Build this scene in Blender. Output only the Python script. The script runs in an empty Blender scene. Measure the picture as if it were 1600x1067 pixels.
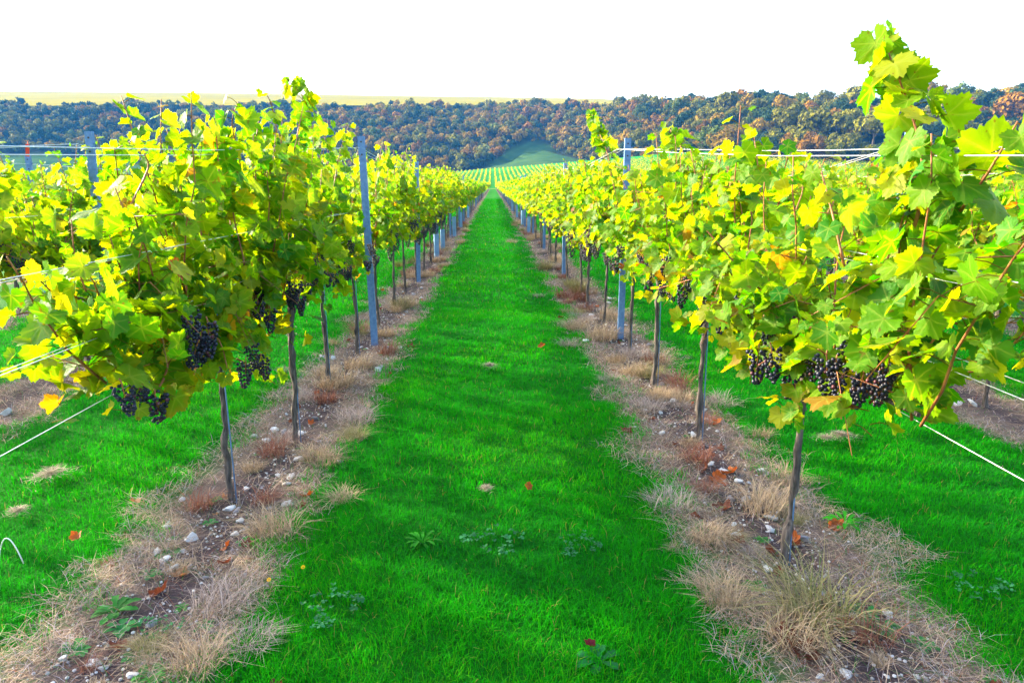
import bpy, math, random
import numpy as np

# ------------------------------------------------------------------ camera, light, exposure
scene = bpy.context.scene
C = scene.collection
F_PX, PITCH, YAW, EYE = 1100.0, math.radians(12.58), math.radians(1.525), 1.5
SUN_AZ, SUN_EL = math.radians(62), math.radians(23)      # degrees left of the view along +Y, height

cam = bpy.data.cameras.new('camera')
cam.sensor_width = 36.0
cam.lens = F_PX / 1600 * 36.0
cam.clip_start, cam.clip_end = 0.05, 6000
cam_ob = bpy.data.objects.new('camera', cam)
C.objects.link(cam_ob)
cam_ob.location = (0, 0, EYE)
cam_ob.rotation_euler = (math.pi / 2 - PITCH, 0, -YAW)
scene.camera = cam_ob

world = bpy.data.worlds.new("World")
scene.world = world
world.use_nodes = True
wn = world.node_tree
sky = wn.nodes.new('ShaderNodeTexSky')
sky.sky_type = 'NISHITA'
sky.sun_disc = False
sky.sun_elevation = SUN_EL
sky.sun_rotation = -SUN_AZ
sky.air_density, sky.dust_density, sky.ozone_density = 1.0, 4.0, 1.0
wn.links.new(sky.outputs[0], wn.nodes['Background'].inputs[0])
wn.nodes['Background'].inputs[1].default_value = 0.15

sun = bpy.data.lights.new('sun', 'SUN')
sun.energy, sun.angle, sun.color = 2.6, math.radians(0.6), (1.0, 0.87, 0.60)
sun_ob = bpy.data.objects.new('sun', sun)
C.objects.link(sun_ob)
sun_ob.rotation_euler = (math.pi / 2 - SUN_EL, 0, math.pi + SUN_AZ)

vs = scene.view_settings
vs.view_transform, vs.look, vs.gamma, vs.use_curve_mapping = 'Standard', 'None', 1.0, False
vs.exposure = 2.88
scene.cycles.max_bounces = 8
scene.cycles.diffuse_bounces = 6
scene.cycles.transmission_bounces = 5
scene.cycles.transparent_max_bounces = 4
scene.cycles.caustics_reflective = scene.cycles.caustics_refractive = False
scene.cycles.use_denoising = True

# ------------------------------------------------------------------ helpers
def ray(x, y):
    u, v = (x - 800) / F_PX, (533.5 - y) / F_PX
    sp, cp, sy, cy = math.sin(PITCH), math.cos(PITCH), math.sin(YAW), math.cos(YAW)
    f, r, p = (sy * cp, cy * cp, -sp), (cy, -sy, 0), (sy * sp, cy * sp, cp)
    return [f[i] + u * r[i] + v * p[i] for i in range(3)]

def ground_at(x, y):
    d = ray(x, y); t = -EYE / d[2]
    return d[0] * t, d[1] * t

def on_row(x, y, X):
    d = ray(x, y); t = X / d[0]
    return np.array((X, d[1] * t, EYE + d[2] * t))

def at_dist(x, y, D):
    d = ray(x, y); t = D / d[1]
    return np.array((d[0] * t, D, EYE + d[2] * t))

class Geo:
    """Collects vertices, faces, a tint and a vein value per vertex, a material slot per face."""
    def __init__(s):
        s.v, s.f, s.t, s.n, s.m = [], {3: [], 4: []}, [], 0, {3: [], 4: []}
        s.ve = []
    def add(s, v, faces, tint=(1, 1, 1), vein=0.0, mat=0):
        v = np.asarray(v, np.float32).reshape(-1, 3)
        n = len(v)
        s.v.append(v)
        t = np.empty((n, 3), np.float32); t[:] = tint
        s.t.append(t)
        e = np.empty(n, np.float32); e[:] = vein
        s.ve.append(e)
        for f in faces:
            f = np.asarray(f, np.int64)
            if f.size == 0: continue
            k = f.shape[1]
            s.f[k].append(f + s.n)
            s.m[k].append(np.full(len(f), mat, np.int32))
        s.n += n
    def mesh(s, name, mats, smooth=True):
        me = bpy.data.meshes.new(name)
        V = np.concatenate(s.v)
        q = np.concatenate(s.f[4]) if s.f[4] else np.zeros((0, 4), np.int64)
        t = np.concatenate(s.f[3]) if s.f[3] else np.zeros((0, 3), np.int64)
        mi = np.concatenate([np.concatenate(s.m[k]) for k in (4, 3) if s.m[k]])
        loops = np.concatenate([q.ravel(), t.ravel()]).astype(np.int32)
        tot = np.concatenate([np.full(len(q), 4), np.full(len(t), 3)]).astype(np.int32)
        start = np.concatenate([[0], np.cumsum(tot)[:-1]]).astype(np.int32)
        me.vertices.add(len(V)); me.vertices.foreach_set('co', V.ravel())
        me.loops.add(len(loops)); me.loops.foreach_set('vertex_index', loops)
        me.polygons.add(len(tot)); me.polygons.foreach_set('loop_start', start)
        me.polygons.foreach_set('loop_total', tot)
        me.polygons.foreach_set('material_index', mi)
        me.polygons.foreach_set('use_smooth', np.full(len(tot), smooth))
        a = me.attributes.new('tint', 'FLOAT_COLOR', 'POINT')
        T = np.ones((len(V), 4), np.float32); T[:, :3] = np.concatenate(s.t)
        a.data.foreach_set('color', T.ravel())
        a = me.attributes.new('vein', 'FLOAT', 'POINT')
        a.data.foreach_set('value', np.concatenate(s.ve))
        for m in mats: me.materials.append(m)
        me.update(calc_edges=True)
        me.validate()
        return me

def link(name, mesh, parent=None, loc=None, rot=None):
    o = bpy.data.objects.new(name, mesh)
    C.objects.link(o)
    if parent is not None: o.parent = parent
    if loc is not None: o.location = loc
    if rot is not None: o.rotation_euler = rot
    return o

def tag(o, label=None, cat=None, group=None, kind=None):
    if label: o['label'] = label
    if cat: o['category'] = cat
    if group: o['group'] = group
    if kind: o['kind'] = kind
    return o

def norm(a):
    return a / np.maximum(np.linalg.norm(a, axis=-1, keepdims=True), 1e-9)

def tube(g, pts, rad, sides=6, tint=(1, 1, 1), mat=0, cap=True, lump=0.0, rng=None):
    pts = np.asarray(pts, float); n = len(pts)
    rad = np.broadcast_to(np.asarray(rad, float), (n,))
    tan = norm(np.gradient(pts, axis=0))
    ref = np.array((1.0, 0.13, 0.07)) if abs(tan[:, 0]).mean() < 0.8 else np.array((0.1, 0.2, 1.0))
    a = norm(np.cross(tan, ref)); b = np.cross(tan, a)
    th = np.linspace(0, 2 * math.pi, sides, endpoint=False)
    r = rad[:, None] * np.ones((n, sides))
    if lump and rng is not None: r = r * (1 + lump * rng.standard_normal((n, sides)))
    ring = pts[:, None] + r[..., None] * (np.cos(th)[None, :, None] * a[:, None] + np.sin(th)[None, :, None] * b[:, None])
    i = np.arange(n - 1)[:, None] * sides; j = np.arange(sides)[None]; k = (np.arange(sides)[None] + 1) % sides
    q = np.stack([i + j, i + k, i + sides + k, i + sides + j], -1).reshape(-1, 4)
    v = ring.reshape(-1, 3); fs = [q]
    if cap:
        v = np.concatenate([v, pts[:1], pts[-1:]])
        j = np.arange(sides); k = (j + 1) % sides
        fs.append(np.concatenate([np.stack([k, j, np.full(sides, n * sides)], -1),
                                  np.stack([(n - 1) * sides + j, (n - 1) * sides + k, np.full(sides, n * sides + 1)], -1)]))
    g.add(v, fs, tint, 0.0, mat)

def box(g, lo, hi, tint=(1, 1, 1), mat=0):
    x0, y0, z0 = lo; x1, y1, z1 = hi
    v = [(x0, y0, z0), (x1, y0, z0), (x1, y1, z0), (x0, y1, z0), (x0, y0, z1), (x1, y0, z1), (x1, y1, z1), (x0, y1, z1)]
    g.add(v, [[(0, 3, 2, 1), (4, 5, 6, 7), (0, 1, 5, 4), (1, 2, 6, 5), (2, 3, 7, 6), (3, 0, 4, 7)]], tint, 0, mat)

def blades(g, P, h, w, ang, lean, tint, mat=0, curl=1.0):
    """Grass blades: two faces each, bending over; P base points, ang the way it leans, lean = how far (in heights)."""
    n = len(P)
    h = np.broadcast_to(h, (n,)); w = np.broadcast_to(w, (n,)); lean = np.broadcast_to(lean, (n,))
    d = np.stack([np.cos(ang), np.sin(ang), 0 * ang], -1)
    s = np.stack([-np.sin(ang), np.cos(ang), 0 * ang], -1)
    up = np.array((0, 0, 1.0))
    mid = P + up * (h * 0.55)[:, None] + d * (h * lean * 0.35 * curl)[:, None]
    tip = P + up * (h * (1.0 - 0.35 * np.minimum(lean, 1.8) * 0.6))[:, None] + d * (h * lean)[:, None]
    ww = w[:, None] * 0.5
    v = np.stack([P - s * ww, P + s * ww, mid - s * ww * 0.8, mid + s * ww * 0.8, tip], 1).reshape(-1, 3)
    i = np.arange(n)[:, None] * 5
    t = np.repeat(np.broadcast_to(tint, (n, 3)), 5, axis=0).copy()
    g.add(v, [i + np.array([[0, 1, 3, 2]]), i + np.array([[2, 3, 4]])], t, 0, mat)

# ------------------------------------------------------------------ materials
def mat(name):
    m = bpy.data.materials.new(name); m.use_nodes = True
    nt = m.node_tree
    return m, nt, nt.nodes['Principled BSDF'], nt.nodes['Material Output']

def nd(nt, kind, **kw):
    n = nt.nodes.new(kind)
    for k, v in kw.items():
        if k.startswith('i_'): n.inputs[int(k[2:])].default_value = v
        else: setattr(n, k, v)
    return n

def noise(nt, vec, scale, detail=3.0, rough=0.55):
    n = nd(nt, 'ShaderNodeTexNoise')
    n.inputs['Scale'].default_value = scale; n.inputs['Detail'].default_value = detail; n.inputs['Roughness'].default_value = rough
    if vec is not None: nt.links.new(vec, n.inputs['Vector'])
    return n.outputs[0]

def ramp(nt, fac, stops):
    r = nd(nt, 'ShaderNodeValToRGB')
    el = r.color_ramp.elements
    while len(el) < len(stops): el.new(0.5)
    for e, (p, c) in zip(el, stops):
        e.position = p; e.color = tuple(c) + (1,) if len(c) == 3 else c
    nt.links.new(fac, r.inputs[0])
    return r.outputs[0]

def mix(nt, fac, a, b, mode='MIX'):
    m = nd(nt, 'ShaderNodeMix', data_type='RGBA', blend_type=mode)
    for sock, val in ((m.inputs[0], fac), (m.inputs[6], a), (m.inputs[7], b)):
        if isinstance(val, (int, float)): sock.default_value = val
        elif isinstance(val, tuple): sock.default_value = val + (1,) if len(val) == 3 else val
        else: nt.links.new(val, sock)
    return m.outputs[2]

def math_(nt, op, a, b=0.0, clamp=False):
    m = nd(nt, 'ShaderNodeMath', operation=op, use_clamp=clamp)
    for sock, val in ((m.inputs[0], a), (m.inputs[1], b)):
        if isinstance(val, (int, float)): sock.default_value = val
        else: nt.links.new(val, sock)
    return m.outputs[0]

def bump(nt, bsdf, height, strength=0.5, dist=0.01):
    b = nd(nt, 'ShaderNodeBump')
    b.inputs['Strength'].default_value = strength; b.inputs['Distance'].default_value = dist
    nt.links.new(height, b.inputs['Height']); nt.links.new(b.outputs[0], bsdf.inputs['Normal'])

def attr(nt, name='tint'):
    a = nd(nt, 'ShaderNodeAttribute'); a.attribute_name = name
    return a

def leafy(name, trans=(1.5, 1.2, 0.5), fac=0.5, rough=0.45, spec=0.4, vein=False, per_object=False):
    """A blade or leaf lit from both sides, coloured by its own tint."""
    m, nt, b, out = mat(name)
    col = attr(nt).outputs['Color']
    if per_object:
        oi = nd(nt, 'ShaderNodeObjectInfo')
        col = mix(nt, 1.0, col, oi.outputs['Color'], 'MULTIPLY')
    if vein:
        v = math_(nt, 'POWER', attr(nt, 'vein').outputs['Fac'], 3.0)
        col = mix(nt, math_(nt, 'MULTIPLY', v, 0.55), col, (0.33, 0.40, 0.06))
        tc = nd(nt, 'ShaderNodeTexCoord')
        n1 = noise(nt, tc.outputs['Object'], 55, 2)
        col = mix(nt, math_(nt, 'MULTIPLY', n1, 0.45), col, mix(nt, 1.0, col, (0.45, 0.6, 0.4), 'MULTIPLY'))
        spk = nd(nt, 'ShaderNodeMapRange'); spk.inputs[1].default_value = 0.655; spk.inputs[2].default_value = 0.70
        nt.links.new(noise(nt, tc.outputs['Object'], 38, 2), spk.inputs[0])
        col = mix(nt, math_(nt, 'MULTIPLY', spk.outputs[0], 0.65), col, (0.13, 0.055, 0.012))
        bump(nt, b, noise(nt, tc.outputs['Object'], 120, 2), 0.35, 0.006)
    nt.links.new(col, b.inputs['Base Color'])
    b.inputs['Roughness'].default_value = rough
    b.inputs['Specular IOR Level'].default_value = spec
    tr = nd(nt, 'ShaderNodeBsdfTranslucent')
    nt.links.new(mix(nt, 1.0, col, trans, 'MULTIPLY'), tr.inputs['Color'])
    ms = nd(nt, 'ShaderNodeMixShader'); ms.inputs[0].default_value = fac
    nt.links.new(b.outputs[0], ms.inputs[1]); nt.links.new(tr.outputs[0], ms.inputs[2])
    nt.links.new(ms.outputs[0], out.inputs['Surface'])
    return m

M = {}
M['leaf'] = leafy('vine_leaf', (2.1, 1.60, 0.12), 0.60, 0.50, 0.17, vein=True)
M['leaf_far'] = leafy('vine_leaf_small', (2.1, 1.60, 0.12), 0.60, 0.5, 0.17)
M['grass'] = leafy('grass_blade', (1.1, 1.2, 0.6), 0.45, 0.7, 0.03)
M['straw'] = leafy('dry_blade', (1.1, 1.0, 0.8), 0.25, 0.7, 0.15)
M['crown'] = leafy('tree_crown', (1.2, 1.1, 0.6), 0.2, 0.8, 0.1, per_object=True)
M['crown_mass'] = leafy('wood_crowns', (1.2, 1.1, 0.6), 0.2, 0.8, 0.1)

def simple(name, c1, c2, scale, rough=0.8, metal=0.0, stretch=None, bmp=0.5, bd=0.01, spec=0.3, detail=4):
    m, nt, b, out = mat(name)
    tc = nd(nt, 'ShaderNodeTexCoord'); vec = tc.outputs['Object']
    if stretch:
        mp = nd(nt, 'ShaderNodeMapping'); mp.inputs['Scale'].default_value = stretch
        nt.links.new(vec, mp.inputs['Vector']); vec = mp.outputs[0]
    n = noise(nt, vec, scale, detail)
    nt.links.new(ramp(nt, n, [(0.3, c1), (0.7, c2)]), b.inputs['Base Color'])
    b.inputs['Roughness'].default_value = rough; b.inputs['Metallic'].default_value = metal
    b.inputs['Specular IOR Level'].default_value = spec
    if bmp: bump(nt, b, n, bmp, bd)
    return m

M['bark'] = simple('vine_bark', (0.020, 0.016, 0.015), (0.17, 0.14, 0.125), 95, 0.9, stretch=(1, 1, 0.12), bmp=1.0, bd=0.02)
M['tree_bark'] = simple('tree_bark', (0.05, 0.04, 0.03), (0.12, 0.09, 0.07), 6, 0.9, stretch=(1, 1, 0.2))
M['shoot'] = simple('vine_shoot', (0.20, 0.055, 0.022), (0.34, 0.14, 0.04), 30, 0.55, stretch=(1, 1, 0.3), bmp=0.2)
M['steel'] = simple('galvanised_steel', (0.062, 0.135, 0.27), (0.13, 0.235, 0.41), 30, 0.6, 0.0, bmp=0.15, bd=0.003)  # grey steel with the blue of the sky light put into its colour
M['wire'] = simple('wire_steel', (0.55, 0.55, 0.56), (0.72, 0.72, 0.72), 40, 0.4, 0.3, bmp=0)
M['dark'] = simple('dark_hole_and_tie', (0.02, 0.02, 0.02), (0.05, 0.05, 0.06), 40, 0.6, bmp=0)
M['tube'] = simple('grow_tube_plastic', (0.14, 0.27, 0.46), (0.21, 0.36, 0.56), 8, 0.5, bmp=0.1)
M['chalk'] = simple('chalk_stone', (0.50, 0.50, 0.52), (0.85, 0.85, 0.85), 25, 0.9, bmp=0.8)
M['flint'] = simple('grey_stone', (0.16, 0.16, 0.19), (0.38, 0.38, 0.42), 25, 0.8, bmp=0.8)
M['dead_leaf'] = leafy('dead_leaf', (1.4, 1.1, 0.7), 0.3, 0.6, 0.2)
M['weed'] = leafy('weed_leaf', (1.3, 1.3, 0.5), 0.4, 0.6, 0.12)

m, nt, b, out = mat('grape_skin')
tc = nd(nt, 'ShaderNodeTexCoord')
nn = noise(nt, tc.outputs['Object'], 45, 3)
nt.links.new(mix(nt, nn, mix(nt, 1.0, attr(nt).outputs['Color'], (0.007, 0.006, 0.016), 'MULTIPLY'), mix(nt, 1.0, attr(nt).outputs['Color'], (0.022, 0.025, 0.06), 'MULTIPLY')), b.inputs['Base Color'])
b.inputs['Roughness'].default_value = 0.40; b.inputs['Specular IOR Level'].default_value = 0.35
M['grape'] = m

# the vineyard ground: mown grass lanes with a bare strip under each row
ROW0, ROWGAP = 1.21, 2.2
m, nt, b, out = mat('vineyard_ground')
tc = nd(nt, 'ShaderNodeTexCoord'); P = tc.outputs['Object']
sep = nd(nt, 'ShaderNodeSeparateXYZ'); nt.links.new(P, sep.inputs[0])
ux = math_(nt, 'ABSOLUTE', sep.outputs[0])
dr = math_(nt, 'PINGPONG', math_(nt, 'SUBTRACT', ux, ROW0 + 0.0), ROWGAP / 2)
nbig = noise(nt, P, 1.6, 3); nfine = noise(nt, P, 14, 4, 0.65); nvf = noise(nt, P, 90, 3, 0.7); nlarge = noise(nt, P, 0.22, 3)
edge = math_(nt, 'ADD', dr, math_(nt, 'MULTIPLY', math_(nt, 'SUBTRACT', nbig, 0.5), 0.34))
edge = math_(nt, 'ADD', edge, math_(nt, 'MULTIPLY', math_(nt, 'SUBTRACT', nfine, 0.5), 0.18))
mask = nd(nt, 'ShaderNodeMapRange'); mask.inputs[1].default_value = 0.27; mask.inputs[2].default_value = 0.40
mask.inputs[3].default_value = 1.0; mask.inputs[4].default_value = 0.0
nt.links.new(edge, mask.inputs[0])
near_field = math_(nt, 'LESS_THAN', sep.outputs[1], 236.0)
soilmask = math_(nt, 'MULTIPLY', mask.outputs[0], near_field)
green = ramp(nt, nfine, [(0.25, (0.003, 0.13, 0.003)), (0.75, (0.010, 0.27, 0.004))])
green = mix(nt, nlarge, green, mix(nt, 1.0, green, (0.8, 1.4, 0.9), 'MULTIPLY'))
near_far_tone = nd(nt, 'ShaderNodeMapRange'); near_far_tone.inputs[1].default_value = 10; near_far_tone.inputs[2].default_value = 80  # ground green darker under the near blades, lighter far off without them
near_far_tone.inputs[3].default_value = 0.45; near_far_tone.inputs[4].default_value = 0.72
nt.links.new(sep.outputs[1], near_far_tone.inputs[0])
comb = nd(nt, 'ShaderNodeCombineColor')
for k_ in range(3): nt.links.new(near_far_tone.outputs[0], comb.inputs[k_])
green = mix(nt, 1.0, green, comb.outputs[0], 'MULTIPLY')
soil = ramp(nt, nvf, [(0.2, (0.014, 0.010, 0.013)), (0.55, (0.060, 0.043, 0.047)), (0.85, (0.16, 0.12, 0.115))])
straw = ramp(nt, nvf, [(0.2, (0.04, 0.028, 0.026)), (0.8, (0.26, 0.19, 0.15))])
core = nd(nt, 'ShaderNodeMapRange'); core.inputs[1].default_value = 0.04; core.inputs[2].default_value = 0.22
nt.links.new(edge, core.inputs[0])
dry = mix(nt, core.outputs[0], soil, straw)
col = mix(nt, soilmask, green, dry)
head = math_(nt, 'COMPARE', sep.outputs[1], 238.5); head_n = head.node; head_n.inputs[2].default_value = 3.0
col = mix(nt, head, col, (0.30, 0.26, 0.06))
nt.links.new(col, b.inputs['Base Color']); b.inputs['Roughness'].default_value = 0.95; b.inputs['Specular IOR Level'].default_value = 0.1
bump(nt, b, nvf, 0.8, 0.02)
M['ground'] = m

m, nt, b, out = mat('hill_floor')
tc = nd(nt, 'ShaderNodeTexCoord'); P = tc.outputs['Object']
n1 = noise(nt, P, 0.05, 6, 0.7); n2 = noise(nt, P, 0.45, 5, 0.7)
c = mix(nt, attr(nt).outputs['Color'], (0.016, 0.020, 0.010), ramp(nt, n1, [(0.3, (0.018, 0.055, 0.022)), (0.7, (0.045, 0.085, 0.026))]))
c = mix(nt, math_(nt, 'MULTIPLY', n2, 0.5), c, mix(nt, 1.0, c, (1.5, 1.3, 1.0), 'MULTIPLY'))
nt.links.new(c, b.inputs['Base Color']); b.inputs['Roughness'].default_value = 1.0; b.inputs['Specular IOR Level'].default_value = 0.0
M['hill'] = m
M['stubble'] = simple('stubble_field', (0.185, 0.155, 0.010), (0.235, 0.195, 0.012), 0.01, 1.0, spec=0.0, bmp=0)

# ------------------------------------------------------------------ terrain
def field_z(x, y):
    s = np.clip((np.asarray(y, float) - 240) / 150, 0, 1.15)
    return 8.3 * s ** 1.4 * (1 + 1.0 * np.clip(np.asarray(x, float) / 120, -1, 1))

def grid_mesh(name, X, Y, Z, mats, tint=(1, 1, 1)):
    nr, nc = X.shape
    i = (np.arange(nr - 1)[:, None] * nc + np.arange(nc - 1)[None]).ravel()
    g = Geo()
    g.add(np.stack([X, Y, Z], -1).reshape(-1, 3), [np.stack([i, i + 1, i + nc + 1, i + nc], -1)], tint)
    return g.mesh(name, mats)

ys = np.concatenate([np.linspace(-30, 235, 60), np.linspace(240, 560, 60)])
xs = np.concatenate([np.linspace(-700, -60, 30), np.linspace(-55, 55, 23), np.linspace(60, 700, 30)])
XX, YY = np.meshgrid(xs, ys)
tag(link('ground', grid_mesh('ground', XX, YY, field_z(XX, YY), [M['ground']])), 'mown vineyard ground with bare strips under the rows', 'ground', kind='structure')

# the hill behind, laid out from rows of control points: foot, edge of the wood, crest, far edge of the plateau
HP = np.array([  # px, foot D, foot y, edge D, edge y, crest D, crest y, far D, far y
    (-700, 470, 286, 600, 240, 800, 168, 1700, 140), (0, 470, 286, 600, 240, 800, 166, 1700, 143),
    (300, 470, 284, 590, 250, 810, 165, 1700, 145), (500, 470, 280, 560, 268, 830, 165, 1700, 148),
    (700, 450, 276, 540, 268, 850, 165, 1700, 151), (790, 440, 272, 560, 255, 860, 166, 1700, 152), (840, 440, 270, 640, 232, 850, 166, 1700, 153),
    (910, 430, 268, 560, 255, 810, 166, 1700, 154), (1000, 400, 262, 470, 256, 700, 166, 1700, 157),
    (1100, 365, 258, 390, 256, 590, 172, 1700, 165), (1300, 345, 256, 355, 254, 500, 174, 1700, 165),
    (1450, 340, 256, 350, 254, 500, 172, 1700, 160), (1600, 330, 256, 345, 252, 520, 158, 1700, 150), (2300, 330, 256, 345, 252, 520, 150, 1700, 150)], float)
hrng = np.random.default_rng(5)
PXS = np.arange(-700, 2301, 25.0)
def hill_knots(px):
    k = [np.interp(px, HP[:, 0], HP[:, i]) for i in range(1, 9)]
    pts = [at_dist(px, k[1], k[0]), at_dist(px, k[3], k[2]), at_dist(px, k[5], k[4]), at_dist(px, k[7], k[6])]
    pts[0][2] = min(pts[0][2], field_z(pts[0][0], pts[0][1]) - 0.5)
    return pts
def hill_point(px, t):
    """t 0..1 foot to wood edge, 1..2 wood edge to crest, 2..3 crest to far"""
    a = hill_knots(px); i = min(int(t), 2); f = t - i
    p = a[i] * (1 - f) + a[i + 1] * f
    if i == 1: p[2] += 5 * math.sin(math.pi * f)
    if 0 < t < 2.0:
        p[2] += (1.8 * math.sin(p[0] * 0.045 + 1.3 * math.sin(p[1] * 0.03)) + 1.0 * math.sin(p[0] * 0.11 + p[1] * 0.08)) * min(1, t)
    return p
def clearing(px, y_img):
    """1 in the grass hollow among the woods"""
    return 1.0 if (abs(px - 825 - (y_img - 240) * -0.6) < 28 + (y_img - 232) * 0.9 and y_img > 224) else 0.0
def to_px(p):
    sp, cp, sy, cy = math.sin(PITCH), math.cos(PITCH), math.sin(YAW), math.cos(YAW)
    x, y, z = p[0], p[1], p[2] - EYE
    dep = x * sy * cp + y * cy * cp - z * sp
    return 800 + F_PX * (x * cy - y * sy) / dep, 533.5 - F_PX * (x * sy * sp + y * cy * sp + z * cp) / dep

ts = np.concatenate([np.linspace(0, 1, 6), np.linspace(1.05, 2, 20)])
H = np.array([[hill_point(px, t) for px in PXS] for t in ts])
ht = np.zeros((len(ts), len(PXS), 3))
for i, t in enumerate(ts):
    for j, px in enumerate(PXS):
        yy = to_px(H[i, j])[1]
        ht[i, j] = 1.0 if t < 1 or clearing(px, yy) else 0.0
tag(link('hillside', grid_mesh('hillside', H[..., 0], H[..., 1], H[..., 2], [M['hill']], ht.reshape(-1, 3))), 'wooded hillside rising behind the vineyard with a grassy hollow', 'hillside', kind='structure')
t2 = np.linspace(2, 3, 6)
H2 = np.array([[hill_point(px, t) for px in PXS] for t in t2])
tag(link('hilltop_field', grid_mesh('hilltop_field', H2[..., 0], H2[..., 1], H2[..., 2], [M['stubble']])), 'golden stubble field along the top of the hill', 'field', kind='structure')

# ------------------------------------------------------------------ the air
g = Geo(); box(g, (-900, -60, -6), (900, 1720, 320))
m = bpy.data.materials.new('haze'); m.use_nodes = True
hn = m.node_tree; hn.nodes.remove(hn.nodes['Principled BSDF'])
pv = hn.nodes.new('ShaderNodeVolumePrincipled')
pv.inputs['Color'].default_value = (0.05, 0.33, 0.92, 1); pv.inputs['Density'].default_value = 0.00014; pv.inputs['Anisotropy'].default_value = 0.0
hn.links.new(pv.outputs[0], hn.nodes['Material Output'].inputs['Volume'])
hz = link('haze', g.mesh('haze', [m], False)); tag(hz, 'pale blue haze in the valley air', 'haze', kind='stuff')

# ------------------------------------------------------------------ woodland
def crown_geo(rng, nq, size, colour=(1, 1, 1), at=(0, 0, 0), sc=(1, 1, 1), g=None):
    """Leaf clumps over a dozen lobes; unit tree is 1 high, crown about 0.95 wide."""
    nl = 13
    th = rng.uniform(0, 6.283, nl); rr = np.sqrt(rng.uniform(0, 1, nl)) * 0.30
    cz = 0.66 - rr * 0.75 + rng.uniform(-0.12, 0.10, nl)
    cen = np.stack([rr * np.cos(th), rr * np.sin(th), cz], -1)
    rad = rng.uniform(0.13, 0.22, nl)
    li = rng.integers(0, nl, nq)
    d = norm(rng.standard_normal((nq, 3)) + np.array((0, 0, 0.35)))
    p = cen[li] + d * (rad[li] * rng.uniform(0.72, 1.05, nq))[:, None]
    nrm = norm(d + 0.38 * rng.standard_normal((nq, 3)))
    a = norm(np.cross(nrm, rng.standard_normal((nq, 3)))); b = np.cross(nrm, a)
    s = size * rng.uniform(0.6, 1.3, nq)[:, None]
    v = np.stack([p - a * s - b * s * 0.6, p + a * s - b * s * 0.7, p + a * s * 0.8 + b * s * 0.7, p - a * s * 0.7 + b * s * 0.6], 1)
    tone = (rng.uniform(0.75, 1.25, nl)[li] * rng.uniform(0.8, 1.2, nq))[:, None] * np.asarray(colour)
    v = v * np.asarray(sc) + np.asarray(at)
    if g is None: g = Geo()
    g.add(v.reshape(-1, 3), [np.arange(nq * 4).reshape(-1, 4)], np.repeat(tone, 4, axis=0))
    return g

def trunk_geo(rng):
    g = Geo()
    tube(g, [(0, 0, -0.05), (0.01, 0, 0.15), (0, 0.012, 0.35), (0.015, 0, 0.62)], [0.035, 0.026, 0.02, 0.008], 7)
    for k in range(4):
        a = k * 1.6 + rng.uniform(0, 0.6)
        tube(g, [(0, 0, 0.25 + 0.04 * k), (0.12 * math.cos(a), 0.12 * math.sin(a), 0.40), (0.24 * math.cos(a), 0.24 * math.sin(a), 0.56)], [0.014, 0.010, 0.004], 5)
    return g

trng = np.random.default_rng(11)
crowns = [crown_geo(trng, 900, 0.036).mesh('crown', [M['crown']], False) for _ in range(6)]
trunks = [trunk_geo(trng).mesh('trunk', [M['tree_bark']]) for _ in range(2)]
KINDS = {  # colour of the leaves
    'olive': (0.125, 0.120, 0.005), 'rusty': (0.185, 0.088, 0.004), 'orange brown': (0.245, 0.150, 0.004),
    'dark green': (0.022, 0.045, 0.014), 'green': (0.070, 0.098, 0.008), 'pale yellow green': (0.24, 0.24, 0.04)}
spots = []
for px, t0 in [(None, None)] * 11000:
    px = trng.uniform(-220, 1800); t = trng.uniform(1.0, np.interp(px, [0, 900, 1050, 1700], [1.90, 1.94, 2.02, 2.02]))
    p = hill_point(px, t)
    ix, iy = to_px(p)
    if clearing(ix, iy): continue
    big = np.interp(ix, [0, 450, 700, 900, 1050, 1200, 1700], [9.0, 9.0, 9.0, 9.5, 13, 17, 16])
    w = big * (0.5 + 1.1 * trng.uniform(0, 1) ** 2.0)
    if t > 1.9: w *= 0.85 
    p[2] -= 0.14 * w
    spots.append((p, w, ix, iy))
kept, cell = [], {}
for s in spots:                                     # keep crowns about a radius apart
    p, w = s[0], s[1]
    k = (int(p[0] // 14), int(p[1] // 14)); ok = True
    for dx in (-1, 0, 1):
        for dy in (-1, 0, 1):
            for q in cell.get((k[0] + dx, k[1] + dy), ()):
                if (p[0] - q[0][0]) ** 2 + (p[1] - q[0][1]) ** 2 < (0.255 * (w + q[1])) ** 2: ok = False
    if ok: cell.setdefault(k, []).append(s); kept.append(s)
def kind_for(ix, iy):
    if ix < 480: pr = [0.42, 0.08, 0.08, 0.34, 0.08, 0.0]
    elif ix < 1000: pr = [0.36, 0.13, 0.30, 0.12, 0.07, 0.02]
    elif ix < 1450: pr = [0.42, 0.13, 0.12, 0.20, 0.13, 0.0]
    else: pr = [0.28, 0.36, 0.12, 0.16, 0.08, 0.0]
    return list(KINDS)[trng.choice(6, p=pr)]
kept.sort(key=lambda s: -(s[1] / s[0][1]) * (1.0 if -20 < s[2] < 1620 else 0.01))
mass = Geo()
def region(ix):
    return 'left half of the hillside' if ix < 480 else ('middle of the hillside' if ix < 1000 else 'nearer spur on the right')
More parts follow.
